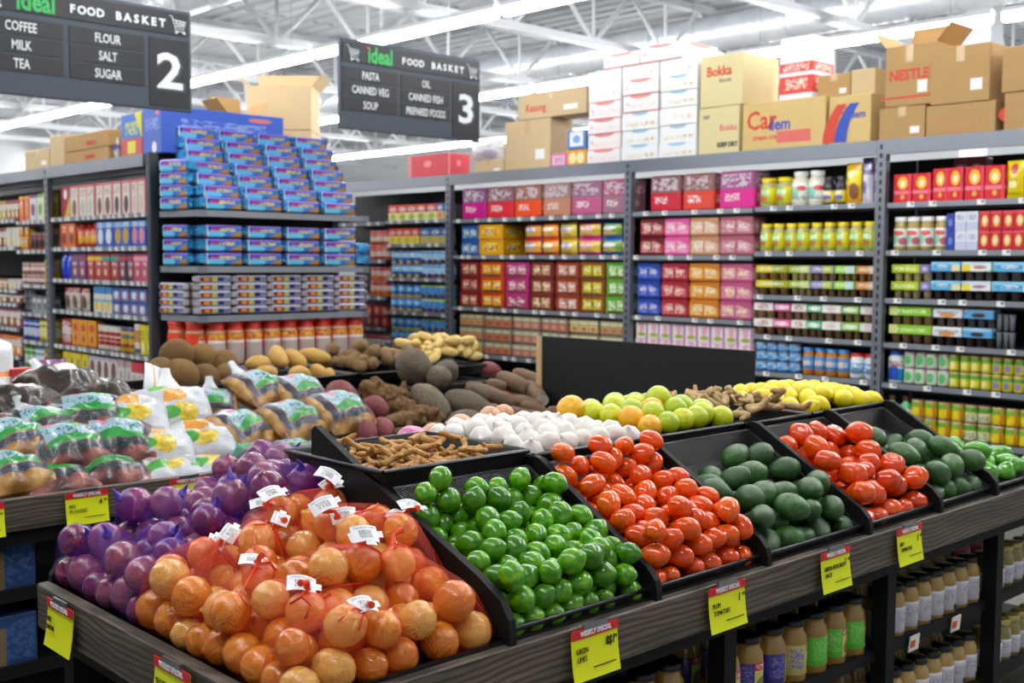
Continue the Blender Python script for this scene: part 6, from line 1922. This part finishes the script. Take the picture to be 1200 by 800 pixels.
def cass_mesh(s):
    m = MB(); n = 14
    prof = [(.0, -.5), (.2, -.49), (.36, -.42), (.46, -.25), (.5, 0), (.47, .25), (.42, .42), (.4, .47)]
    rows = []
    for r, x in prof:
        row = []
        for j in range(n):
            a = 2 * PI * j / n
            k = 1 + .12 * noise.noise(Vector((x * 4, math.cos(a) + s * 3, math.sin(a))))
            row.append((x, r * k * math.cos(a), r * k * math.sin(a)))
        rows.append(row)
    m.grid(rows, close=True, flip=True)
    me0 = m.mesh('cassava', CASS)
    q = MB(); q.poly(rows[-1]); q.poly([(x + .004, y * .8, z * .8) for x, y, z in rows[-1]])
    return me0, q.mesh('cut_end', CUTW)


cs = [cass_mesh(s) for s in range(4)]
for i, (a, b, t) in enumerate((((545, 452, 4.4), (590, 468, 4.25), .09), ((582, 440, 4.5), (618, 456, 4.35), .1), ((600, 436, 4.55), (640, 452, 4.4), .095), ((630, 442, 4.55), (655, 452, 4.42), .1), ((640, 452, 4.4), (672, 468, 4.25), .12),
                               ((575, 462, 4.3), (604, 474, 4.2), .085), ((598, 468, 4.22), (636, 478, 4.1), .085), ((618, 450, 4.4), (636, 470, 4.2), .09), ((650, 440, 4.45), (670, 455, 4.3), .09), ((655, 470, 4.2), (690, 478, 4.1), .09), ((640, 482, 4.08), (668, 487, 4.0), .08),
                               ((570, 450, 4.45), (592, 455, 4.4), .08), ((590, 482, 4.1), (622, 488, 4.02), .075), ((672, 460, 4.3), (688, 476, 4.15), .1), ((612, 486, 4.02), (645, 492, 3.96), .07), ((560, 478, 4.15), (596, 486, 4.05), .075), ((610, 474, 4.12), (640, 486, 4.02), .08))):
    o = long_one(cs[i % 4][0], ony(*a), ony(*b), t, i, 'cassava', 'brown cassava root with a cut end, %s counted from the grey yams' % ordw(i), 'cassava', 'cassava roots on the stand')
    link('cut_end', cs[i % 4][1], o)
o = long_one(sw[1], ony(562, 432, 4.75), ony(586, 434, 4.75), .09, 0, 'sweet_potato', 'single brown red sweet potato right of the peeled roots', 'sweet potato', None)

# support bed under the root piles
m = MB()
m.grid([[(x - CX, y - CY, (.74 if x < 3.5 else .69) + (.17 if x < 3.5 else .12) * max(0, min(1, (y - 3.72) / .8))) for x in (2.63, 3.4, 4.26)] for y in (3.72, 4.0, 4.3, 4.56)], sm=False)
m.build('root_bed', M['panel'], STAND)

# ================================================================== jars and cartons below the tables
HB = G('horseradish_jar', '#a8843c', .15, coat=.5)
GOLD = G('gold_lid_band', '#8a7c50', .3, metal=.8)


def lab_jar(main): return pmat(main, (('s', .5, .7, '#d8cf6a'), ('r', .5, .7, .76, 1.0, '#c4202e'), ('t', .52, .68, .8, .95, '#f0d8d8', 30, 5), ('e', .6, .3, .08, .24, '#8a8a3a'), ('t', .32, .48, .2, .9, '#7a78c0' if main != '#5ac83a' else '#8adc6a', 16, 9)), .3)


JP = [k_jar('preserve_jar', 'jar', .088, .178, HB, lab_jar(cc), M['black_lid'], lidw=.86, lidh=.1, lab=(.16, .62), n=20) for cc in ('#3a2c8c', '#5ac83a', '#c8c070')]
WL = pmat('#c8c8d2', (('r', .52, .68, .0, .22, '#4a1c3a'), ('b', .9, 1, '#e2e2ea'), ('t', .34, .66, .4, .8, '#a2a2b0', 14, 5)), .3)
JM = k_jar('mustard_jar', 'jar', .076, .165, G('mustard_brown', '#b0904c', .15, coat=.5), WL, M['black_lid'], lidw=.86, lidh=.12, lab=(.12, .6), n=18)
ZS1, ZS2 = .451, .181
k = 0
for i in range(7):
    for rwy in range(2):
        x = 2.37 + .104 * i + .02 * rwy
        kd = JP[2] if (i == 0 or i == 3) and rwy == 0 else JP[0] if i < 3 or (i == 3) else JP[1]
        place(kd, (x - .0, 1.715 + .14 * rwy, ZS1), rr.uniform(-.5, .3), '%s, %s from left in the %s row of the middle compartment' % (('yellow label preserve jar', 'purple label preserve jar', 'green label preserve jar')[2 if kd is JP[1] else 0 if kd is JP[2] else 1], ordw(i), ('front', 'back')[rwy]), 'preserve jars below the tomatoes')
for i in range(7):
    for rwy in range(2):
        place(JP[(i + rwy) % 2], (1.56 + .1 * i, 1.73 + .14 * rwy, ZS1), rr.uniform(-.5, .3), 'black lidded preserve jar, %s from left in the %s row below the limes' % (ordw(i), ('front', 'back')[rwy]), 'preserve jars below the limes')
for i in range(8):
    for rwy in range(2):
        place(JM, (3.16 + .086 * i, 1.715 + .12 * rwy, ZS1), rr.uniform(-.4, .4), 'white label mustard jar, %s from left in the %s row, upper right shelf' % (ordw(i), ('front', 'back')[rwy]), 'mustard jars on the upper shelf')
        place(JM, (3.16 + .086 * i, 1.715 + .12 * rwy, ZS2), rr.uniform(-.4, .4), 'white label mustard jar, %s from left in the %s row, lower right shelf' % (ordw(i), ('front', 'back')[rwy]), 'mustard jars on the lower shelf')
JO = k_jar('olive_jar', 'jar', .07, .15, G('olive_jar', '#8a8040', .15, coat=.5), WL, G('gold_lid', '#b0a060', .3, metal=.6), lidw=.9, lidh=.12, lab=(.12, .55), n=16)
for i in range(8):
    for z, nm in ((ZS1, 'upper'), (ZS2, 'lower')):
        place(JO, (3.9 + .078 * i, 1.72, z), 0, 'small gold lidded jar, %s past the last post on the %s shelf' % (ordw(i), nm), 'gold lidded jars past the last post')
k_ = k_pouch('sauce_pouch', 'bag', .12, .06, .14, pmat('#c81c22', (('b', 0, .3, '#e0b020'), ('e', .5, .6, .2, .2, '#e8e0e0')), .3), seed=3)
for i in range(3): place(k_, (4.02 + .13 * i, 1.86, ZS1), 0, 'red and yellow packet, %s behind the gold lidded jars' % ordw(i), 'packets behind the jars')
# blue cartons below the potato stand
bc = pmat('#24406c', (('r', .0, .62, .0, .78, '#7a6448'), ('e', .3, .4, .18, .34, '#5c4a34'), ('t', .62, .98, .1, .9, '#3a5a90', 6, 5)), .5)
for i, (x, z, lab) in enumerate(((1.26, .532, 'blue and brown carton on the upper shelf under the potato stand'), (.92, .532, 'second blue carton on the upper shelf under the potato stand'), (1.26, .282, 'blue and brown carton on the lower shelf under the potato stand'), (.92, .282, 'second blue carton on the lower shelf under the potato stand'))):
    carton(x, 3.9, z, .26, .3, .165, bc, lab, rz=0, tape=False, name='drink_carton', cat='box')
k_ = k_pouch('snack_pouch', 'bag', .1, .05, .13, pmat('#c87a1c', (('b', .4, .7, '#e0a83a'), ('e', .5, .3, .2, .16, '#7a3a1a')), .3, coat=.5), seed=8)
for i in range(3): place(k_, (1.06 + .02 * i, 2.58 - .13 * i, ZS1), -PI / 2, 'orange snack pouch, %s from the open end under the red onions' % ordw(i), 'orange pouches under the red onions')
